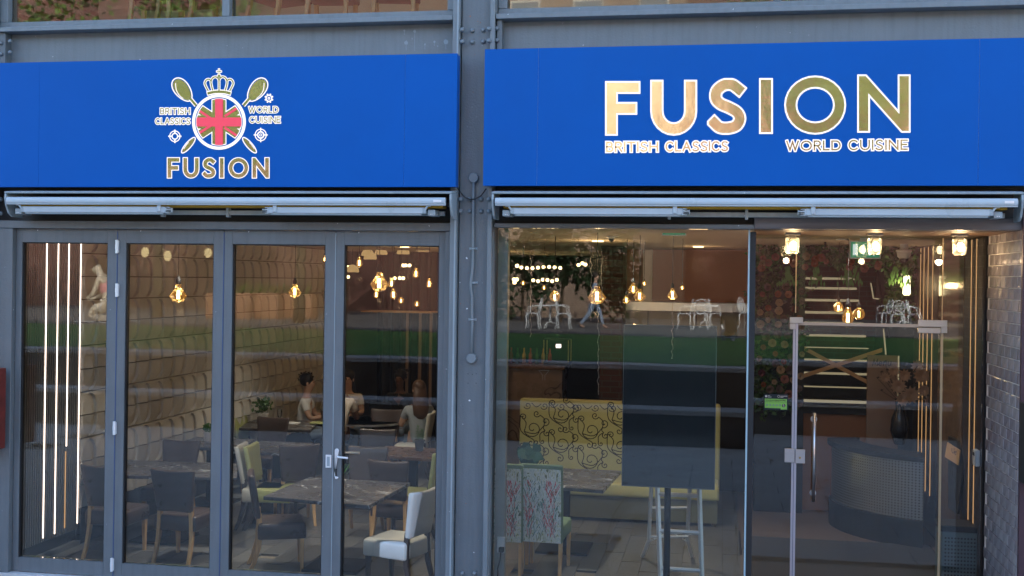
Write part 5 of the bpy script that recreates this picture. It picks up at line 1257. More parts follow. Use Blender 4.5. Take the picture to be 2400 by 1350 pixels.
for (p, q) in (((2041,664,7.9),(2047,699,7.4)), ((2047,699,7.4),(2060,701,7.4)), ((2071,772,6.6),(2076,830,5.8))): MB().tube([tuple(W(*p)), tuple(W(*q))], .010, 6).build('stringer_led', M['lednose'], st)
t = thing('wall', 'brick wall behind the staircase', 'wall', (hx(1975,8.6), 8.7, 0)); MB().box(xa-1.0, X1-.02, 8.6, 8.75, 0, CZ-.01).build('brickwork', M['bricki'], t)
pl = thing('low_wall', 'low brown wall with a dark ledge under the staircase', 'wall', (hx(1900,4.9), 4.95, 0)); zl = W(1900,957,4.9).z
MB().box(hx(1772,4.9), hx(2032,4.9), 4.9, 5.1, .0, zl-.06).build('panel', M['brownwall'], pl); MB().box(hx(1768,4.9), hx(2036,4.9), 4.86, 5.12, zl-.059, zl+.02).build('ledge', M['black'], pl)
# flower wall
def rose(seed):
    rnd = random.Random(seed); m = MB()
    for ring, (n_, rr, hh, w_) in enumerate(((6,.050,.010,.052),(5,.034,.024,.042),(4,.018,.034,.030))):
        for i in range(n_):
            a = 2*math.pi*(i + ring*.5)/n_ + rnd.uniform(-.15,.15); c_, s_ = math.cos(a), math.sin(a); t_ = Vector((-s_, 0, c_)); d = Vector((c_, 0, s_))
            b0 = d*rr*.2; e = d*rr; y = Vector((0,-1,0))
            m.add([b0 - t_*w_*.25, b0 + t_*w_*.25, e*.75 + t_*w_*.5 + y*hh, e + t_*w_*.25 + y*(hh+.006), e - t_*w_*.25 + y*(hh+.006), e*.75 - t_*w_*.5 + y*hh], [(0,1,2,5),(5,2,3,4)])
    return m
fwl = thing('flower_wall', 'wall of artificial roses and dark foliage left of the staircase', 'flower wall', (hx(1825,4.4), 4.5, 0))
m = MB(); rnd = random.Random(8)
for i in range(40): p = W(rnd.uniform(1772,1878), rnd.uniform(600,955), 4.5); leafcloud(tuple(p), .17, 60, .06, i, m=m)
m.build('foliage', M['leaf'], fwl, kind='stuff'); MB().box(hx(1770,4.65), hx(1884,4.65), 4.65, 4.72, 0, 3.15).build('backing', M['black'], fwl)
ros = [rose(i) for i in range(3)]; rsrc = []
for i, r_ in enumerate(ros): o = r_.build('rose', M['petal'][0], fwl, local=True); rsrc.append(o)
spots = []
for k in range(600):
    px, py = rnd.uniform(1778,1880), rnd.uniform(665,950)
    if all(math.hypot(px-a, py-b) > 19 for a, b in spots): spots.append((px, py))
    if len(spots) > 50: break
for k, (px, py) in enumerate(spots):
    p = W(px, py, 4.26 + rnd.uniform(0,.06)); mt_ = rnd.choice([M['petal'][i_] for i_ in (0,0,4,4,1,3,2,5)]); src = rsrc[k % 3]
    if k < 3: o = src; o.location = p - fwl.location; o.material_slots[0].link = 'OBJECT'; o.material_slots[0].material = mt_
    else: o = share(src, 'rose', tuple(p), fwl, mat=mt_)
    s_ = rnd.uniform(.65, 1.1); o.scale = (s_,)*3; o.rotation_euler = (rnd.uniform(-.3,.3), rnd.uniform(0,6), rnd.uniform(-.3,.3))
gar = thing('flower_garland', 'garland of greenery and flowers under the ceiling across the staircase', 'garland', (hx(1960,4.2), 4.3, 2.9))
m = MB(); m2 = MB()
for i in range(60): px = rnd.uniform(1772,2142); p = W(px, rnd.uniform(588,612 if px < 2085 else 640), 4.3); leafcloud(tuple(p), .12, 45, .06, 100+i, m=(m if i % 2 else m2))
for i in range(28):
    px = rnd.choice([1845,1850,1910,1915,1985,2010,2100,2120]) + rnd.uniform(-6,6); p = W(px, 622, 4.2)
    for j in range(6): q = p + Vector((rnd.uniform(-.04,.04)*j*.5, rnd.uniform(-.04,.0), -.035*j - rnd.random()*.02)); m2.add([q, q+Vector((.012,0,-.03)), q+Vector((0,0,-.075)), q+Vector((-.012,0,-.03))], [(0,1,2,3)])
m.build('foliage', M['leaf'], gar, kind='stuff'); m2.build('bright_foliage', M['leaf3'], gar, kind='stuff')
for k in range(26):
    px = rnd.uniform(1780,2070); p = W(px, rnd.uniform(600,632), 4.08); o = share(rsrc[k % 3], 'rose', tuple(p), gar, mat=rnd.choice([M['petal'][i] for i in (0,1,2,3,3,2)])); s_ = rnd.uniform(.6,1.1); o.scale = (s_,)*3; o.rotation_euler = (rnd.uniform(-.4,.4), rnd.uniform(0,6), 0)
hb = thing('hanging_greenery', 'leafy hanging greenery with a glowing lamp right of the staircase', 'plant', (hx(2115,4.4), 4.5, 2.5)); m = MB()
for i in range(26): p = W(rnd.uniform(2088,2142), rnd.uniform(600,735), 4.8); leafcloud(tuple(p), .13, 40, .07, 200+i, m=m)
m.build('foliage', M['leaf'], hb, kind='stuff')
p = W(2125,668,4.35); tag(MB().lathe([(.03,-.12),(.045,-.1),(.035,.10),(.015,.12)], c=tuple(p), n=12).build('wall_lamp', emit('glowing_lamp', (1,.80,.42), 6), smooth=True), 'glowing tapered lamp in the greenery right of the staircase', 'lamp'); plight((p.x-.1, 4.1, p.z), 9)
# brown tape crossing
t = thing('crossed_tape', 'two strips of brown tape crossed in front of the staircase', 'tape', (hx(1950,4.7), 4.7, 1.4))
for (p, q, dy) in (((1882,815),(2034,896),0),((1853,891),(2068,820),-.004)):
    a3, b3 = W(*p, 4.75+dy), W(*q, 4.75+dy); n_ = Vector((0,0,.026)); MB().add([a3-n_, b3-n_, b3+n_, a3+n_] + [v + Vector((0,.003,0)) for v in (a3-n_, b3-n_, b3+n_, a3+n_)], [(0,1,2,3),(7,6,5,4),(0,4,5,1),(1,5,6,2),(2,6,7,3),(3,7,4,0)]).build('tape_strip', M['tapem'], t)
# host counter
A, Bq = W(1950,1030,4.3), W(2165,1060,3.0); A = Vector((A.x, A.y)); B2 = Vector((Bq.x, Bq.y)); ctr = Vector((B2.x+.15, A.y+.35)); n_ = 20
ra, rb = A-ctr, B2-ctr; a0, a1 = math.atan2(ra.y, ra.x), math.atan2(rb.y, rb.x)
if a1 < a0: a1 += 2*math.pi
hc = thing('host_counter', 'curved reception counter with perforated steel front and black granite top', 'counter', (ctr.x, ctr.y, 0))
def arcpts(dr): return [(ctr.x + ((ra.length+dr)*(1-i/n_) + (rb.length+dr)*i/n_)*math.cos(a0+(a1-a0)*i/n_), ctr.y + ((ra.length+dr)*(1-i/n_) + (rb.length+dr)*i/n_)*math.sin(a0+(a1-a0)*i/n_)) for i in range(n_+1)]
def curved(nm, dr0, dr1, z0, z1, mt, uvs=False):
    o_, i_ = arcpts(dr1), arcpts(dr0); m = MB()
    m.rings([[(a[0],a[1],z0),(a[0],a[1],z1),(b[0],b[1],z1),(b[0],b[1],z0)] for a, b in zip(o_, i_)]); ob = m.build(nm, mt, hc)
    if uvs:
        uv = ob.data.uv_layers.new(); me = ob.data; L_ = (a1-a0)*(ra.length+rb.length)/2
        for pl_ in me.polygons:
            for li in pl_.loop_indices:
                co = me.vertices[me.loops[li].vertex_index].co; an = math.atan2(co.y, co.x); 
                if an < a0-.01: an += 2*math.pi
                uv.data[li].uv = ((an-a0)/(a1-a0)*L_, co.z)
        for pl_ in me.polygons: pl_.use_smooth = False
    return ob
M['perf'] = dots_mat('perforated_steel', (.62,.65,.67), (.02,.03,.035), .030, r=.19, rough=.33, metal=.95)
curved('top', -.35, .06, .93, .985, M['black']); curved('front_panel', -.02, .0, .30, .92, M['perf'], True); curved('base', -.10, .03, .0, .298, M['black']); curved('top_trim', -.02, .02, .921, .9295, M['black'])
cf_ = M['black']
# dried flower vase on the counter
p = W(2108,1000,3.9); zc_ = .986; t = thing('flower_vase', 'dark vase of dried brown flowers on the reception counter', 'vase', (p.x, 3.9, zc_))
MB().lathe([(.05,0),(.06,.01),(.105,.16),(.09,.30),(.045,.42),(.05,.50),(.06,.52),(.03,.52),(0,.5)], c=(p.x,3.9,zc_), n=18).build('vase', mat('glazed_black_vase', (.015,.016,.02), .15), t, smooth=True)
m = MB(); rnd = random.Random(11)
fls = [(2105,905,1.2),(2160,880,1.3),(2095,868,.9),(2135,925,1.3),(2165,915,1),(2075,885,.8),(2150,858,1),(2120,880,1),(2180,940,1),(2115,935,1.1)]
for (px, py, s_) in fls: q = W(px, py, 3.9+rnd.uniform(-.15,.15)); m.tube([(p.x,3.9,zc_+.48), ((p.x+q.x)/2, 3.9, (zc_+.5+q.z)/2+.03), tuple(q)], .004, 4)
for i in range(14): q = W(rnd.uniform(2050,2190), rnd.uniform(845,930), 3.9); m.tube([(p.x,3.9,zc_+.48), tuple(q)], .003, 4); [m.add([q+Vector((0,0,.0)), q+Vector((.02,0,.012)), q+Vector((.035,0,0)), q+Vector((.015,0,-.012))], [(0,1,2,3)])]
m.build('stems', M['darkwood'], t); m = MB()
for k, (px, py, s_) in enumerate(fls):
    q = W(px, py, 3.85)
    for ring in range(4):
        for i in range(11):
            a = 2*math.pi*(i+ring*.5)/11; rr = (.085-.018*ring)*s_; d = Vector((math.cos(a),-.25*ring-.2,math.sin(a))).normalized(); s2 = Vector((-math.sin(a),0,math.cos(a)))*.014*s_
            m.add([q, q+d*rr*.6+s2, q+d*rr, q+d*rr*.6-s2], [(0,1,2,3)])
m.build('dried_flowers', M['dry'], t)
# menu board
YM = 4.45; a, b = W(2032,900,YM), W(2106,900,YM); zm1, zm0 = W(2070,833,YM).z, 0
t = thing('menu_board', 'brown menu board reading Menu behind the counter', 'menu board', ((a.x+b.x)/2, YM, 0)); MB().box(a.x, b.x, YM, YM+.04, .02, zm1).build('board', M['menu'], t, bev=.003)
MB().box(b.x-.012, b.x+.004, YM-.006, YM-.001, 1.25, zm1).build('lit_edge', M['lednose'], t)
ink = Ink(lambda x, y, Y: tuple(W(x, y, Y)), YM-.003); xx = 2045
for c_, w_ in (('M',11),('e',8),('n',8),('u',8)):
    for s_ in glyph_px(c_, xx, 842, xx+w_, 857): ink.stroke([(x+ (857-y)*.15, y) for x, y in s_], 2.0, .6)
    xx += w_+2.6
ink.mb.build('menu_lettering', M['ink'], t)
# leaning framed sign
YL = 2.6
t = thing('leaning_sign', 'black framed sign leaning on the right wall with a kraft panel', 'sign', (2.05, YL, 0))
c4 = [W(2222,1022,2.35), W(2263,1045,1.9), W(2243,1205,1.8), W(2222,1190,2.3)]
def slab4(c4, d, nm, mt, par): v = [Vector(p) for p in c4] + [Vector(p)+Vector(d) for p in c4]; return MB().add(v, [(0,1,2,3),(7,6,5,4),(0,4,5,1),(1,5,6,2),(2,6,7,3),(3,7,4,0)]).build(nm, mt, par)
slab4(c4, (.03,.03,0), 'frame', M['black'], t)
k4 = [W(2226,1036,2.3), W(2256,1055,1.95), W(2252,1090,1.93), W(2220,1070,2.28)]; slab4([p+Vector((-.03,-.03,0)) for p in k4], (.01,.01,0), 'kraft_panel', M['tapem'], t)
ink = Ink(lambda x, y, Y: tuple(W(x, y, Y)), 2.0)
for ch_, x0_ in (('U',2231),('e',2237),('G',2243)):
    for s_ in glyph_px(ch_, x0_, 1050+(x0_-2231)*.5, x0_+5, 1062+(x0_-2231)*.5): ink.stroke(s_, 1.2)
ink.mb.build('sign_lettering', M['ink'], t)
# perforated bin
YN = 1.25; a, b = W(2207,1240,YN).x, W(2302,1240,YN).x; zt2 = W(2255,1241,YN).z
t = thing('perforated_bin', 'grey perforated metal bin with a black top inside the right side pane', 'bin', ((a+b)/2, YN+.15, 0))
MB().box(a, b, YN, YN+.32, .05, zt2-.03).build('bin_body', mat('grey_green_metal', (.16,.21,.21), .45, .3), t, bev=.006)
MB().box(a-.008, b+.008, YN-.008, YN+.328, zt2-.028, zt2+.03).build('bin_top', M['black'], t, bev=.006); MB().box(a+.01, b-.01, YN+.01, YN+.31, 0, .049).build('plinth', M['black'], t)
m = MB(); nx = 11; 
for i in range(nx):
    for j in range(13):
        x = a+.035+(b-a-.07)*i/(nx-1); z = zt2-.085-j*.034; m.add([(x-.0075,YN-.0012,z-.0075),(x+.0075,YN-.0012,z-.0075),(x+.0075,YN-.0012,z+.0075),(x-.0075,YN-.0012,z+.0075)], [(0,1,2,3)])
m.build('perforations', M['black'], t, kind='stuff')
# keypad
p = XW(2294, 1073, X1-.03); t = thing('keypad', 'white entry keypad on the slatted wall', 'keypad', (p.x, p.y, p.z)); MB().box(X1-.075, X1-.030, p.y-.055, p.y+.055, p.z-.075, p.z+.075).build('case', M['whitep'], t, bev=.008); MB().box(X1-.078, X1-.0755, p.y-.035, p.y+.03, p.z+.02, p.z+.05).build('display', M['ink'], t)
# ribbed mat
m = MB(); z = 0
dmz = thing('door_mat', 'dark ribbed entrance mat inside the glass door', 'mat', (1.2, 2.2, 0)); MB().box(.32, 2.25, 1.22, 3.15, .001, .008).build('mat_base', M['mat'], dmz)
rb = None
for i in range(58):
    y = 1.24 + i*.033
    if rb is None: rb = MB().box(-.95,.95,-.008,.008,0,.007).build('rib', mat('mat_rib', (.10,.10,.105), .5), dmz, local=True); rb.location = Vector((1.285, y, .0082)) - dmz.location
    else: share(rb, 'rib', (1.285, y, .0082), dmz)
# bulkhead lamps under the lintel
for i, px in enumerate((1857, 2050, 2249)):
    Y = .62; p = W(px, 577, Y); zt3 = 3.262
    t = thing('bulkhead_lamp', ['left bulkhead lamp under the entrance lintel','middle bulkhead lamp under the lintel in front of the green exit sign','right bulkhead lamp under the lintel nearest the tiles'][i], 'lamp', (p.x, Y, zt3), 'bulkhead lamps over the entrance')
    m = MB(); m.box(p.x-.065, p.x+.065, Y-.05, Y+.05, zt3-.022, zt3-.001); m.box(p.x-.03, p.x+.03, Y-.03, Y+.03, zt3-.06, zt3-.0221); m.build('base', mat('lamp_base_grey', (.30,.28,.26), .5), t, bev=.004)
    MB().lathe([(.058,.0),(.062,-.02),(.056,-.125),(.045,-.140),(0,-.142)], c=(p.x,Y,zt3-.045), n=8).build('glass_cup', M['cyan'], t)
    MB().lathe([(.012,0),(.028,-.02),(.030,-.05),(.018,-.075),(0,-.08)], c=(p.x+.008,Y,zt3-.075), n=12).build('bulb', M['lampf'], t, smooth=True)
    MB().tube([(p.x-.02,Y-.06,zt3-.05),(p.x-.042,Y-.064,zt3-.09),(p.x-.02,Y-.066,zt3-.15),(p.x+.01,Y-.062,zt3-.14)], .0035, 5).build('guard_wire', M['cord'], t)
    plight((p.x, Y, zt3-.23), (9,4,18)[i], .03, (1,.66,.36))
# exit signs
def exit_sign(px0, py0, px1, py1, Y, label, arrow, flip=False):
    a, b = W(px0, (py0+py1)/2, Y), W(px1, (py0+py1)/2, Y); z1_, z0_ = W((px0+px1)/2, py0, Y).z, W((px0+px1)/2, py1, Y).z; w_, h_ = b.x-a.x, z1_-z0_
    t = thing('exit_sign', label, 'exit sign', ((a.x+b.x)/2, Y, z0_)); MB().box(a.x-.01, b.x+.01, Y, Y+.03, z0_-.01, z1_+.01).build('case', M['whitep'], t, bev=.003)
    MB().box(a.x, b.x, Y-.004, Y-.0005, z0_, z1_).build('green_panel', M['exit'], t); ink = Ink(lambda u, v_, y: (a.x + u*w_, y, z0_ + v_*h_), Y-.006)
    f = (lambda u: 1-u) if flip else (lambda u: u)
    ink.poly([(f(.07),.15),(f(.24),.15),(f(.24),.85),(f(.07),.85)])
    if arrow == 'down': ink.poly([(.40,.85),(.47,.85),(.47,.45),(.54,.45),(.435,.15),(.33,.45),(.40,.45)])
    else: ink.poly([(f(.34),.45),(f(.34),.55),(f(.52),.55),(f(.52),.7),(f(.62),.5),(f(.52),.3),(f(.52),.45)])
    q = .75 if not flip else .22
    for s_ in ([(q,.62),(q-.02,.38)], [(q-.02,.38),(q-.09,.30),(q-.12,.14)], [(q-.02,.38),(q+.05,.28),(q+.04,.12)], [(q,.60),(q+.07,.45)], [(q,.60),(q-.08,.50)]): ink.stroke(s_, .045)
    ink.poly([(q+.035*math.cos(R(a_*45)), .78+.08*math.sin(R(a_*45))) for a_ in range(8)])
    ink.mb.build('pictogram', M['exitw'], t); MB().box((a.x+b.x)/2-.05, (a.x+b.x)/2+.05, Y, Y+.03, z1_+.012, max(z1_+.02, CZ-.002)).build('bracket', M['whitep'], t)
exit_sign(1994, 567, 2062, 604, 1.9, 'green exit sign with a down arrow over the entrance', 'down')
exit_sign(1554, 522, 1606, 550, 1.1, 'green running man exit sign cut off by the top of the shop window', 'right', True)
# dome cameras
for (px, py, Y, lab, r_) in ((2118,606,3.4,'white dome camera under the ceiling right of the exit sign',.075),(1433,560,1.9,'white dome camera at the top of the brick pillar',.045),(1934,590,3.0,'black disc speaker on a rod under the entrance ceiling',.05)):
    p = W(px, py, Y); t = thing('dome_camera' if 'camera' in lab else 'ceiling_speaker', lab, 'camera' if 'camera' in lab else 'speaker', tuple(p)); mt_ = M['whitep'] if 'camera' in lab else M['black']
    if 'camera' in lab: MB().lathe([(r_*1.15,.25*r_*4),(r_*1.1,.1),(r_*.9,.02),(r_*.6,.0)], c=(p.x,Y,p.z), n=18).build('housing', mt_, t, smooth=True); MB().sphere((p.x,Y,p.z-.005), r_*.62, 12, 8).build('lens_dome', M['ink'], t, smooth=True)
    else: MB().lathe([(0,-.008),(r_,-.008),(r_,.01),(r_*.3,.02)], c=(p.x,Y,p.z), n=18).build('disc', mt_, t)
    MB().tube([(p.x,Y,p.z+.04),(p.x,Y,CZ-.005)], .012 if 'camera' not in lab else r_*.6, 8).build('mount', mt_, t)
# hygiene sticker on the side pane
t = thing('hygiene_sticker', 'green and black FOOD HYGIENE RATING sticker with a 5 on the side pane', 'sticker', tuple(W(1818,942,YG-.004)))
base = Ink(to3, YG-.0025); base.poly([(1790,923),(1847,924),(1847,962),(1790,961)]); base.mb.build('backing', M['navy'], t)
g_ = Ink(to3, YG-.0045); g_.poly([(1792.3,934),(1844.3,935.5),(1844.3,960),(1829.5,960),(1829.5,957),(1792.3,955.8)]); g_.mb.build('green_panel', M['lime'], t)
k_ = Ink(to3, YG-.0062)
for a_, x0_, x1_ in (('FOOD',1795,1808),('HYGIENE',1809.5,1826),('RATING',1827.5,1841.5)):
    for s_ in text_px(a_, x0_, 936.8, x1_, 940, .25, .025): k_.stroke(s_, .55)
k_.stroke([(1792.3,941.6),(1844,942.8)], .4); k_.poly([(1836.6+4*math.cos(R(a*30)), 950.6+4.2*math.sin(R(a*30))) for a in range(12)])
k_.mb.build('print', M['navy'], t); w_ = Ink(to3, YG-.0085)
for s_ in glyph_px('5', 1835, 948, 1838.2, 953.4): w_.stroke(s_, 1.0)
w_.poly([(1795.5+2.6*math.cos(R(a*30)), 928.5+2.6*math.sin(R(a*30))) for a in range(12)]); w_.stroke(arc(1825, 929, 2.6, 2.6, 0, 360, 12), .6)
for (x0_, x1_, y_) in ((1799,1805,927.5),(1799,1808,930.5),(1829,1845,928.5),(1829,1836,931)): w_.stroke([(x0_,y_),(x1_,y_)], 1.1)
w_.mb.build('white_print', M['paper'], t); d_ = Ink(to3, YG-.0062)
for i in range(5): d_.poly([(1798+i*7.5+2.3*math.cos(R(a*30)), 949+i*.2+2.5*math.sin(R(a*30))) for a in range(12)])
d_.mb.build('number_discs', mat('pale_green_disc', (.25,.45,.30), .5), t)
# upstairs red chairs
for i, (px, lab) in enumerate(((400,'leftmost red upholstered chair behind the upper left window'),(470,'second red upholstered chair from the left behind the upper window'),(680,'red upholstered chair right of the upper window mullion'),(800,'red upholstered chair behind the middle of the upper right pane'),(945,'red upholstered chair nearest the column behind the upper window'))):
    if i == 0:
        cu_ = make_chair(lab, M['maroon'], M['maroon'], M['oak']); cu_['group'] = 'red chairs upstairs'; p = W(px, 45, .8); place(cu_, (p.x, .52, 5.105), R(10), first=True, sc=1.0); 
    else: p = W(px, 45, .8); place(cu_, (p.x, .52, 5.105), R(random.uniform(-25,25)), lab, 'red chairs upstairs')
# added fill light so the upstairs chairs show behind the glass
plight((-4.5, 2.0, 7.2), 220, .2, (1,.85,.7))
M['asph'] = mat('dark_grey_paving', (.13,.125,.125), .85, var=.15, vs=1)
# =================================================================== THE PLAZA BEHIND THE CAMERA (seen mirrored in the glass)
def line_at(p, q):                 # infinite ground line through two mirrored pixels
    d = q - p; return lambda x: p.y + d.y/d.x*(x - p.x)
XL, XR = -60.0, 45.0
ZW1, ZW2 = .59, 1.26
l1 = line_at(RG(300,955,0), RG(1600,1040,0)); c1 = line_at(RG(300,893,ZW1), RG(1600,945,ZW1)); 
yw1 = lambda x: -10.2 + .02*x; yw2 = lambda x: yw1(x) - 1.25
yg = line_at(RG(300,764,ZW2), RG(1700,793,ZW2))
gnd = setbox('ground', mat('joint_sand', (.16,.15,.14), .9), -120, 120, -120, -.12, -.6, -.075)
pv = bpy.data.objects.new('pavement', None); COL.objects.link(pv); pv['kind'] = 'structure'; pv.location = (0,0,0)
ps = None
for i in range(16):
    for j in range(-7, 8):
        if -10.0 < -.45-.62*i:
            x = j*1.2 + (.6 if i % 2 else 0) - 2.2
            if ps is None: ps = MB().box(-.595,.595,-.305,.305,-.05,0).build('paving_slab', M['pave'], pv, bev=.004); ps.location = (x, -.45-.62*i, -.02)
            else: share(ps, 'paving_slab', (x, -.45-.62*i, -.02 + random.uniform(-.002,.002)), pv, mat=M['pave2'] if random.random() < .3 else None)
setbox('outer_paving', M['pave'], -60, -11.2, -9.9, -.13, -.07, -.02); setbox('outer_paving', M['pave'], 7.2, 45, -9.9, -.13, -.07, -.02)
def slabpoly(name, pts, z0, z1, mt, label=None, cat=None, kind=None):
    m = MB(); m.rings([[(x,y,z0) for x, y in pts], [(x,y,z1) for x, y in pts]]); o = m.build(name, mt, kind=kind)
    if label: tag(o, label, cat)
    return o
def strip_wall(name, f, d0, d1, z0, z1, mt, label):
    return slabpoly(name, [(XL,f(XL)-d0),(XR,f(XR)-d0),(XR,f(XR)-d1),(XL,f(XL)-d1)], z0, z1, mt, label, 'wall')
t = thing('terrace_wall', 'lower dark stone seating wall of the plaza with a pale coping', 'wall', (0, yw1(0), 0))
def sw_(par, nm, f, d0, d1, z0, z1, mt):
    m = MB(); m.rings([[(XL,f(XL)-d0,z0),(XR,f(XR)-d0,z0),(XR,f(XR)-d1,z0),(XL,f(XL)-d1,z0)], [(XL,f(XL)-d0,z1),(XR,f(XR)-d0,z1),(XR,f(XR)-d1,z1),(XL,f(XL)-d1,z1)]]); return m.build(nm, mt, par)
sw_(t, 'wall_body', yw1, 0, .6, -.07, ZW1-.08, M['wallstone']); sw_(t, 'coping', yw1, -.03, .62, ZW1-.079, ZW1, M['coping'])
t = thing('terrace_wall', 'upper dark stone seating wall of the plaza holding up the lawn', 'wall', (0, yw2(0), 0))
sw_(t, 'wall_body', yw2, 0, .6, -.07, ZW2-.08, M['wallstone']); sw_(t, 'coping', yw2, -.03, .62, ZW2-.079, ZW2, M['coping'])
slabpoly('terrace_step', [(XL,yw1(XL)-.63),(XR,yw1(XR)-.63),(XR,yw2(XR)),(XL,yw2(XL))], -.07, .10, M['wallstone'], kind='structure')
slabpoly('lawn', [(XL,yw2(XL)-.63),(XR,yw2(XR)-.63),(XR,yg(XR)),(XL,yg(XL))], .2, ZW2+.01, M['grass'], kind='structure')
slabpoly('upper_pavement', [(XL,yg(XL)-.002),(XR,yg(XR)-.002),(XR,-60),(XL,-60)], .2, ZW2+.02, M['asph'], kind='structure')
ZU = ZW2+.02
# fallen leaves
lf = None
for i in range(26):
    p = RG(random.uniform(1200,2150), random.uniform(1045,1300), -.02); z = -.012
    if lf is None: lf = tag(MB().add([(0,0,.0),(.05,.03,.012),(.11,0,.004),(.05,-.035,.01),(.02,.05,.01),(.02,-.05,.01)], [(0,1,2,3),(0,4,1),(0,3,5)]).build('fallen_leaf', mat('brown_fallen_leaf', (.22,.10,.04), .8)), 'brown fallen leaf lying on the paving', 'leaf', 'fallen leaves on the paving'); lf.location = (p.x,p.y,z)
    else: o = copy_tree(lf); o.location = (p.x,p.y,z); o.rotation_euler = (0,0,random.random()*6)
# round inlays in the paving with rings
inl = thing('paving_inlay', 'curved inlay of carved tree rings and letters in the paving', 'paving inlay', (0,-4,-.01))
gf = Ink(lambda x, y, Y: tuple(RG(x, y, -.0165)), 0)
gf.poly([(1425,1350),(1422,1290),(1435,1235),(1475,1190),(1530,1165),(1610,1155),(1570,1205),(1535,1270),(1522,1350)])
for q in ribbon(arc(1640,1345,92,86,95,-20,20), 18): gf.mb.add([gf.to3(x, y, 0) for x, y in q], [(0,1,2,3)])
gf.mb.build('pale_inlay_stone', mat('pale_inlay_stone', (.50,.49,.47), .8), inl)
gi = Ink(lambda x, y, Y: tuple(RG(x, y, -.012) + Vector((0,0,(-4-Y)*.8))), -4.0)
for (cx_, cy_, rx, ry, n_) in ((1490,1226,52,22,5),(1485,1322,62,25,6)):
    for k in range(1, n_+1): gi.stroke(arc(cx_, cy_, rx*k/n_, ry*k/n_, 0, 360, 28), 1.0)
gi.stroke(arc(1640,1345,100,95,95,-20,20), 1.4); gi.stroke(arc(1640,1345,84,76,95,-20,20), 1.4); gi.stroke(arc(1520,1290,98,150,100,250,24), 1.8)
for k in range(9): gi.stroke([(1430+k*5,1262+k*9),(1480+k*3,1268+k*9),(1530,1262+k*9)], .8)
for k, c_ in enumerate('OWNERS'):
    a = 75-k*15; u, v_ = 1640+92*math.cos(R(a)), 1345-86*math.sin(R(a))
    for s_ in glyph_px(c_ if c_ in GL else 'O', u-5, v_-5, u+5, v_+5): gi.stroke(s_, 1.2)
gi.mb.build('carved_lines', mat('carved_dark_line', (.06,.06,.065), .9), inl)
# ---- buildings opposite
def facade(name, label, x0, x1, y, h, mt, wins, wm=None, depth=8, pitch=2.15, w_=1.25, fl0=1.4, fh=3.1, hh=1.7, ground=None):
    t = thing(name, label, 'building', ((x0+x1)/2, y, ZU)); MB().box(x0, x1, y-depth, y, ZU, ZU+h).build('wall', mt, t)
    if ground: MB().box(x0+.1, x1-.1, y+.001, y+.12, ZU, ZU+3.3).build('ground_floor', ground, t)
    src = None; z = ZU + (fl0 if not ground else fl0+3.3); n_ = 0
    while z + hh < ZU + h - .5:
        x = x0 + 1.0
        while x + w_ < x1 - .6:
            if n_ < 290:
                if src is None:
                    src = MB().box(-.0, w_, 0, .06, 0, hh).build('window', M['brickr'], t, local=True); src.location = Vector((x, y+.001, z)) - t.location
                    pn = MB().box(.07, w_-.07, .0605, .066, .07, hh-.07).build('pane', M['winb'], src, local=True)
                else:
                    o = share(src, 'window', (x, y+.001, z), t); c = pn.copy(); COL.objects.link(c); c.parent = o
                n_ += 1
            x += pitch
        z += fh
    return t
facade('brick_building', 'long red brick building across the plaza, mirrored in the glass', -33, 24, -39, 14.4, M['brickr'], 1, fl0=4.6)
facade('brick_building', 'pale peach brick building left across the plaza', -62, -33.2, -38, 14.4, M['brickp'], 1, fl0=4.6)
facade('orange_building', 'terracotta rendered building right across the plaza', 24.2, 44, -38.5, 12, M['orange'], 1, ground=M['pil'])
t = thing('pale_block', 'pale peach rendered block facing the large gold letters', 'building', (-5.5, -37, ZU)); MB().box(-9.5, -1.5, -38.9, -36.5, ZU, ZU+13.8).build('wall', M['brickp'], t)
src = None
for i in range(3):
    for j in range(1, 4):
        pos = Vector((-8.6+i*2.6, -36.5, ZU+1.2+j*3.3))
        if src is None: src = MB().box(0,1.2,0,.06,0,1.7).build('window', M['pil'], t, local=True); src.location = pos - t.location; pn = MB().box(.07,1.13,.0605,.066,.07,1.63).build('pane', M['winb'], src, local=True)
        else: o = share(src, 'window', tuple(pos), t); c = pn.copy(); COL.objects.link(c); c.parent = o
# lit arched lamps on the wall opposite
for i, (px, py) in enumerate(((340,590),(376,587),(395,599),(490,592))):
    p = W(px, py, 34.0); tag(MB().sphere((p.x, -34+.06, p.z), .17, 12, 8, 1, .5, 1.25).build('plaza_lamp', emit('plaza_lamp_glow', (1,.75,.38), 5.5) if i == 0 else bpy.data.materials['plaza_lamp_glow']),
        'oval glowing plaza lamp mirrored in the second door leaf, %s' % ['leftmost','second from the left','third from the left','far right'][i], 'lamp', 'oval lamps opposite')
    MB().tube([(p.x, -34+.06, ZU), (p.x, -34+.06, p.z-.2)], .03, 6).build('pole', M['cord'], bpy.data.objects['plaza_lamp' if i == 0 else 'plaza_lamp.%03d' % i])
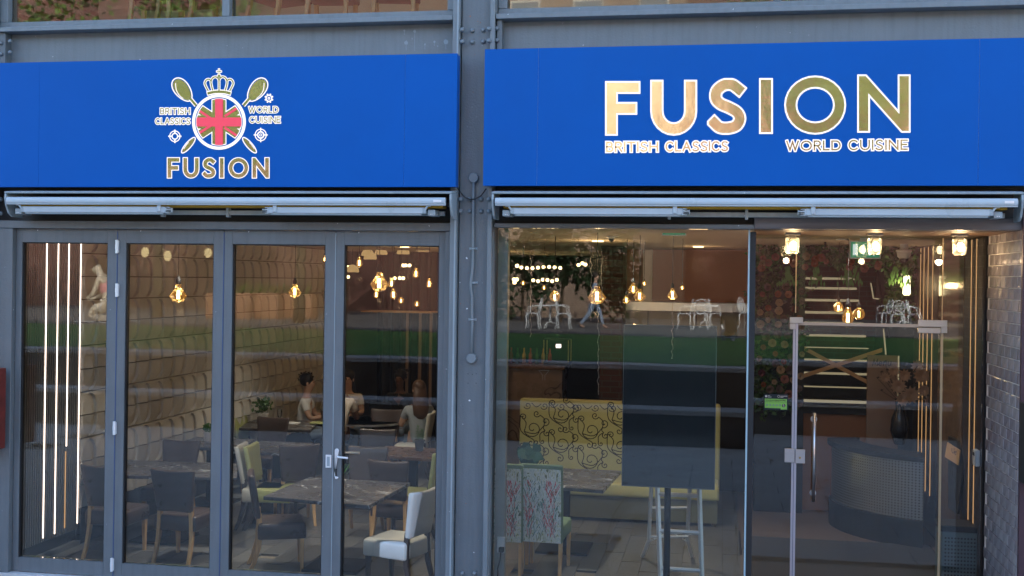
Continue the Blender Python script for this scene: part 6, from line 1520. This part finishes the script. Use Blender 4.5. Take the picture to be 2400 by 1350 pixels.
# ---- trees
def tree(x, y, h, r_, seed, label):
    rnd = random.Random(seed); t = thing('plaza_tree', label, 'tree', (x, y, ZU), 'trees on the plaza'); m = MB(); top = Vector((x, y, ZU+h*.42))
    m.tube([(x,y,ZU),(x+.05,y,ZU+h*.2),tuple(top)], [.20,.16,.13], 8); ends = []
    for i in range(7):
        a = i*.9+rnd.random(); e = top + Vector((math.cos(a)*r_*.55, math.sin(a)*r_*.55, h*rnd.uniform(.12,.42))); m.tube([tuple(top), tuple((top+e)/2+Vector((0,0,.2))), tuple(e)], [.09,.06,.03], 6); ends.append(e)
    m.build('trunk', M['bark'], t, smooth=True); m = MB(); ends += [top+Vector((0,0,h*.35)), top+Vector((0,0,h*.12))]
    for k, e in enumerate(ends):
        for q in range(5): leafcloud(tuple(e+Vector((rnd.gauss(0,.4),rnd.gauss(0,.4),rnd.gauss(0,.4)))*r_*.5), r_*rnd.uniform(.22,.36), 190, .27, seed*50+k*5+q, .75, m=m)
    m.build('crown', M['leaf2'], t, kind='stuff'); return t
tree(-26, -27, 11, 4.2, 1, 'broad plaza tree mirrored at the far left of the upper window')
tree(-19.5, -28, 12, 4.6, 2, 'tall plaza tree mirrored in the round flag emblem')
tree(-13.5, -26, 10.5, 4.0, 3, 'plaza tree mirrored right of the round flag emblem')
tree(2.5, -27, 12, 4.0, 4, 'plaza tree mirrored in the large gold letters S and I')
tree(9.0, -28, 12.5, 4.4, 5, 'plaza tree mirrored in the large gold letters O and N')
hd = thing('added_hedge', 'tall dark added hedge mirrored behind the left garden chairs', 'hedge', (-5.3, -31, ZU)); m = MB()  # hedge added to darken what the shop window mirrors
for i in range(46): leafcloud((random.uniform(-9.0,-2.6), -31+random.uniform(-.4,.4), ZU+random.uniform(.5,3.3)), .8, 110, .24, 900+i, m=m)
m.build('foliage', mat('hedge_leaf', (.02,.045,.015), .7), hd, kind='stuff')
for i in range(5): MB().tube([(-8.4+i*1.4,-31,ZU),(-8.3+i*1.4,-31,ZU+2.4)], .06, 6).build('stem', M['bark'], hd)
# ---- white garden chairs and tables
def garden_chair():
    t = thing('garden_chair', 'x', 'chair'); m = MB(); m.lathe([(0,.43),(.20,.43),(.215,.44),(.20,.45),(0,.45)], n=18); m.build('seat', M['wiron'], t)
    m = MB(); ring = [(.19*math.cos(a), -.20-.04*math.sin(a), .66+.21*math.sin(a)) for a in [2*math.pi*i/20 for i in range(20)]]; m.tube(ring, .014, 6, close=True)
    for i in range(6): a = R(i*60); m.tube([(.0+.03*math.cos(a),-.205,.66+.03*math.sin(a)), (.10*math.cos(a+.5),-.205,.66+.11*math.sin(a+.5)), (.18*math.cos(a),-.205,.66+.20*math.sin(a))], .009, 5)
    for q in (.06,.11): m.tube([(q*math.cos(a),-.205,.66+q*1.1*math.sin(a)) for a in [2*math.pi*i/14 for i in range(14)]], .008, 5, close=True)
    m.build('backrest', M['wiron'], t)
    for s in (-1,1):
        m = MB(); m.tube([(s*.185,-.21,.66),(s*.235,-.02,.66),(s*.235,.10,.62),(s*.20,.12,.45)], .012, 6); m.build('armrest', M['wiron'], t)
        for yy in (-1,1): m = MB(); m.tube([(s*.15,yy*.13,.43),(s*.19,yy*.17,.36),(s*.17,yy*.16,.15),(s*.21,yy*.20,0)], [.02,.022,.014,.02], 6); m.build('leg', M['wiron'], t, smooth=True)
    return t
gc = garden_chair(); GG = 'white ornamental iron chairs on the plaza'; first_ = True
for (px, py, deg, lab) in ((1250,771,90,'white iron garden chair mirrored left of the far bar, facing right'),(1322,772,-90,'white iron garden chair mirrored beside the walking person'),
    (1603,771,88,'white iron garden chair mirrored left of the screen table'),(1641,772,180,'white iron garden chair with its round back to the glass, mirrored over the black screen'),(1677,771,-85,'white iron garden chair mirrored right of the screen table'),(1752,768,-60,'white iron garden chair mirrored at the edge of the shop window'),
    (2092,773,70,'white iron garden chair mirrored left of the greenery in the glass door'),(2126,778,180,'white iron garden chair mirrored in the middle of the door transom'),(2168,776,-70,'white iron garden chair mirrored right in the door transom')):
    p = RG(px, py, ZU); place(gc, (p.x, p.y, ZU), R(deg), lab, GG, first_, 1.12); first_ = False
for (px, py, lab) in ((1290,770,'round white iron table mirrored between the two left garden chairs'),(1650,768,'round white iron table mirrored over the black screen'),(2135,771,'round white iron table mirrored in the door transom')):
    p = RG(px, py, ZU); t = thing('garden_table', lab, 'table', (p.x,p.y,ZU), 'round white tables on the plaza'); MB().lathe([(0,.72),(.42,.72),(.44,.735),(.42,.75),(0,.75)], c=(p.x,p.y,ZU), n=20).build('tabletop', M['wiron'], t)
    m = MB(); m.tube([(p.x,p.y,ZU+.2),(p.x,p.y,ZU+.72)], .03, 8); m.build('stem', M['wiron'], t)
    for i in range(3): a = R(i*120); MB().tube([(p.x,p.y,ZU+.22),(p.x+.2*math.cos(a),p.y+.2*math.sin(a),ZU+.16),(p.x+.3*math.cos(a),p.y+.3*math.sin(a),ZU+.0)], .02, 6).build('leg', M['wiron'], t)
# walking person
p = RG(1388, 771, ZU)
person('walking person in pale blue clothes mirrored in the right shop window', (p.x, p.y, ZU), R(-95), M['skin'], M['denim'], M['denim'], M['hair'], 'short', 'walk', .06, arms='swing', sc=.98)
p = RG(1712, 800, ZU); person('person seated on the lawn edge, mirrored beside the flower wall', (p.x, p.y-.3, ZU-.3), R(170), M['skin'], M['tee3'], M['denim'], M['hair'])
# kneeling statue
p = RG(268, 756, ZU); t = thing('kneeling_statue', 'large pale kneeling figure sculpture with a pink top, mirrored in the two left door leaves', 'statue', (0,0,0))
stn = mat('pale_statue_stone', (.62,.52,.40), .6); pk = mat('dusty_pink_paint', (.55,.20,.22), .6); wh_ = mat('statue_white_band', (.7,.68,.66), .6)
skin_obj('figure', [((0,0,.42),(.26,.24)),((.02,.18,.86),(.22,.18)),((0,.36,1.25),(.20,.16)),((0,.46,1.42),.08),((0,.58,1.50),(.14,.15)),((0,.66,1.62),(.15,.17)),
    ((-.16,.46,.42),.15),((-.16,.72,.16),.12),((-.14,.10,.10),.09),((-.14,-.30,.06),.07),((.16,.46,.42),.15),((.16,.72,.16),.12),((.14,.10,.10),.09),((.14,-.30,.06),.07),
    ((-.24,.34,1.22),.09),((-.26,.52,.80),.07),((-.12,.86,.66),.05),((.24,.34,1.22),.09),((.26,.52,.80),.07),((.12,.86,.66),.05),((0,.92,.60),.05)],
    [(0,1),(1,2),(2,3),(3,4),(4,5),(0,6),(6,7),(7,8),(8,9),(0,10),(10,11),(11,12),(12,13),(2,14),(14,15),(15,16),(2,17),(17,18),(18,19),(16,20)], stn, t, 2)
skin_obj('top', [((.01,.12,.74),(.245,.21)),((.02,.24,1.0),(.235,.20)),((0,.35,1.24),(.22,.175))], [(0,1),(1,2)], pk, t, 2)
skin_obj('shorts', [((0,-.02,.40),(.28,.26)),((-.16,.34,.42),.17),((.16,.34,.42),.17)], [(0,1),(0,2)], wh_, t, 2)
MB().box(-.5,.5,-.5,1.0,-.0,.04).build('plinth', M['coping'], t)
t.location = (p.x, p.y, ZU); t.rotation_euler = (0,0,R(100)); t.scale = (1.08,)*3
# wooden a-boards and benches by the building opposite
for i, px in enumerate((545, 610, 690)):
    p = RG(px, 747, ZU); t = thing('planter_box', ['left timber planter box by the building opposite','middle timber planter box by the building opposite','right timber planter box by the building opposite'][i], 'planter', (p.x, p.y, ZU), 'timber planters opposite')
    MB().box(p.x-.8, p.x+.8, p.y-.4, p.y+.4, ZU, ZU+.9).build('box', M['brownwall'], t, bev=.02); m = MB(); [leafcloud((p.x+k*.4, p.y, ZU+1.05), .35, 70, .13, i*9+k, .6, m=m) for k in (-1,0,1)]; m.build('foliage', M['leaf2'], t, kind='stuff')
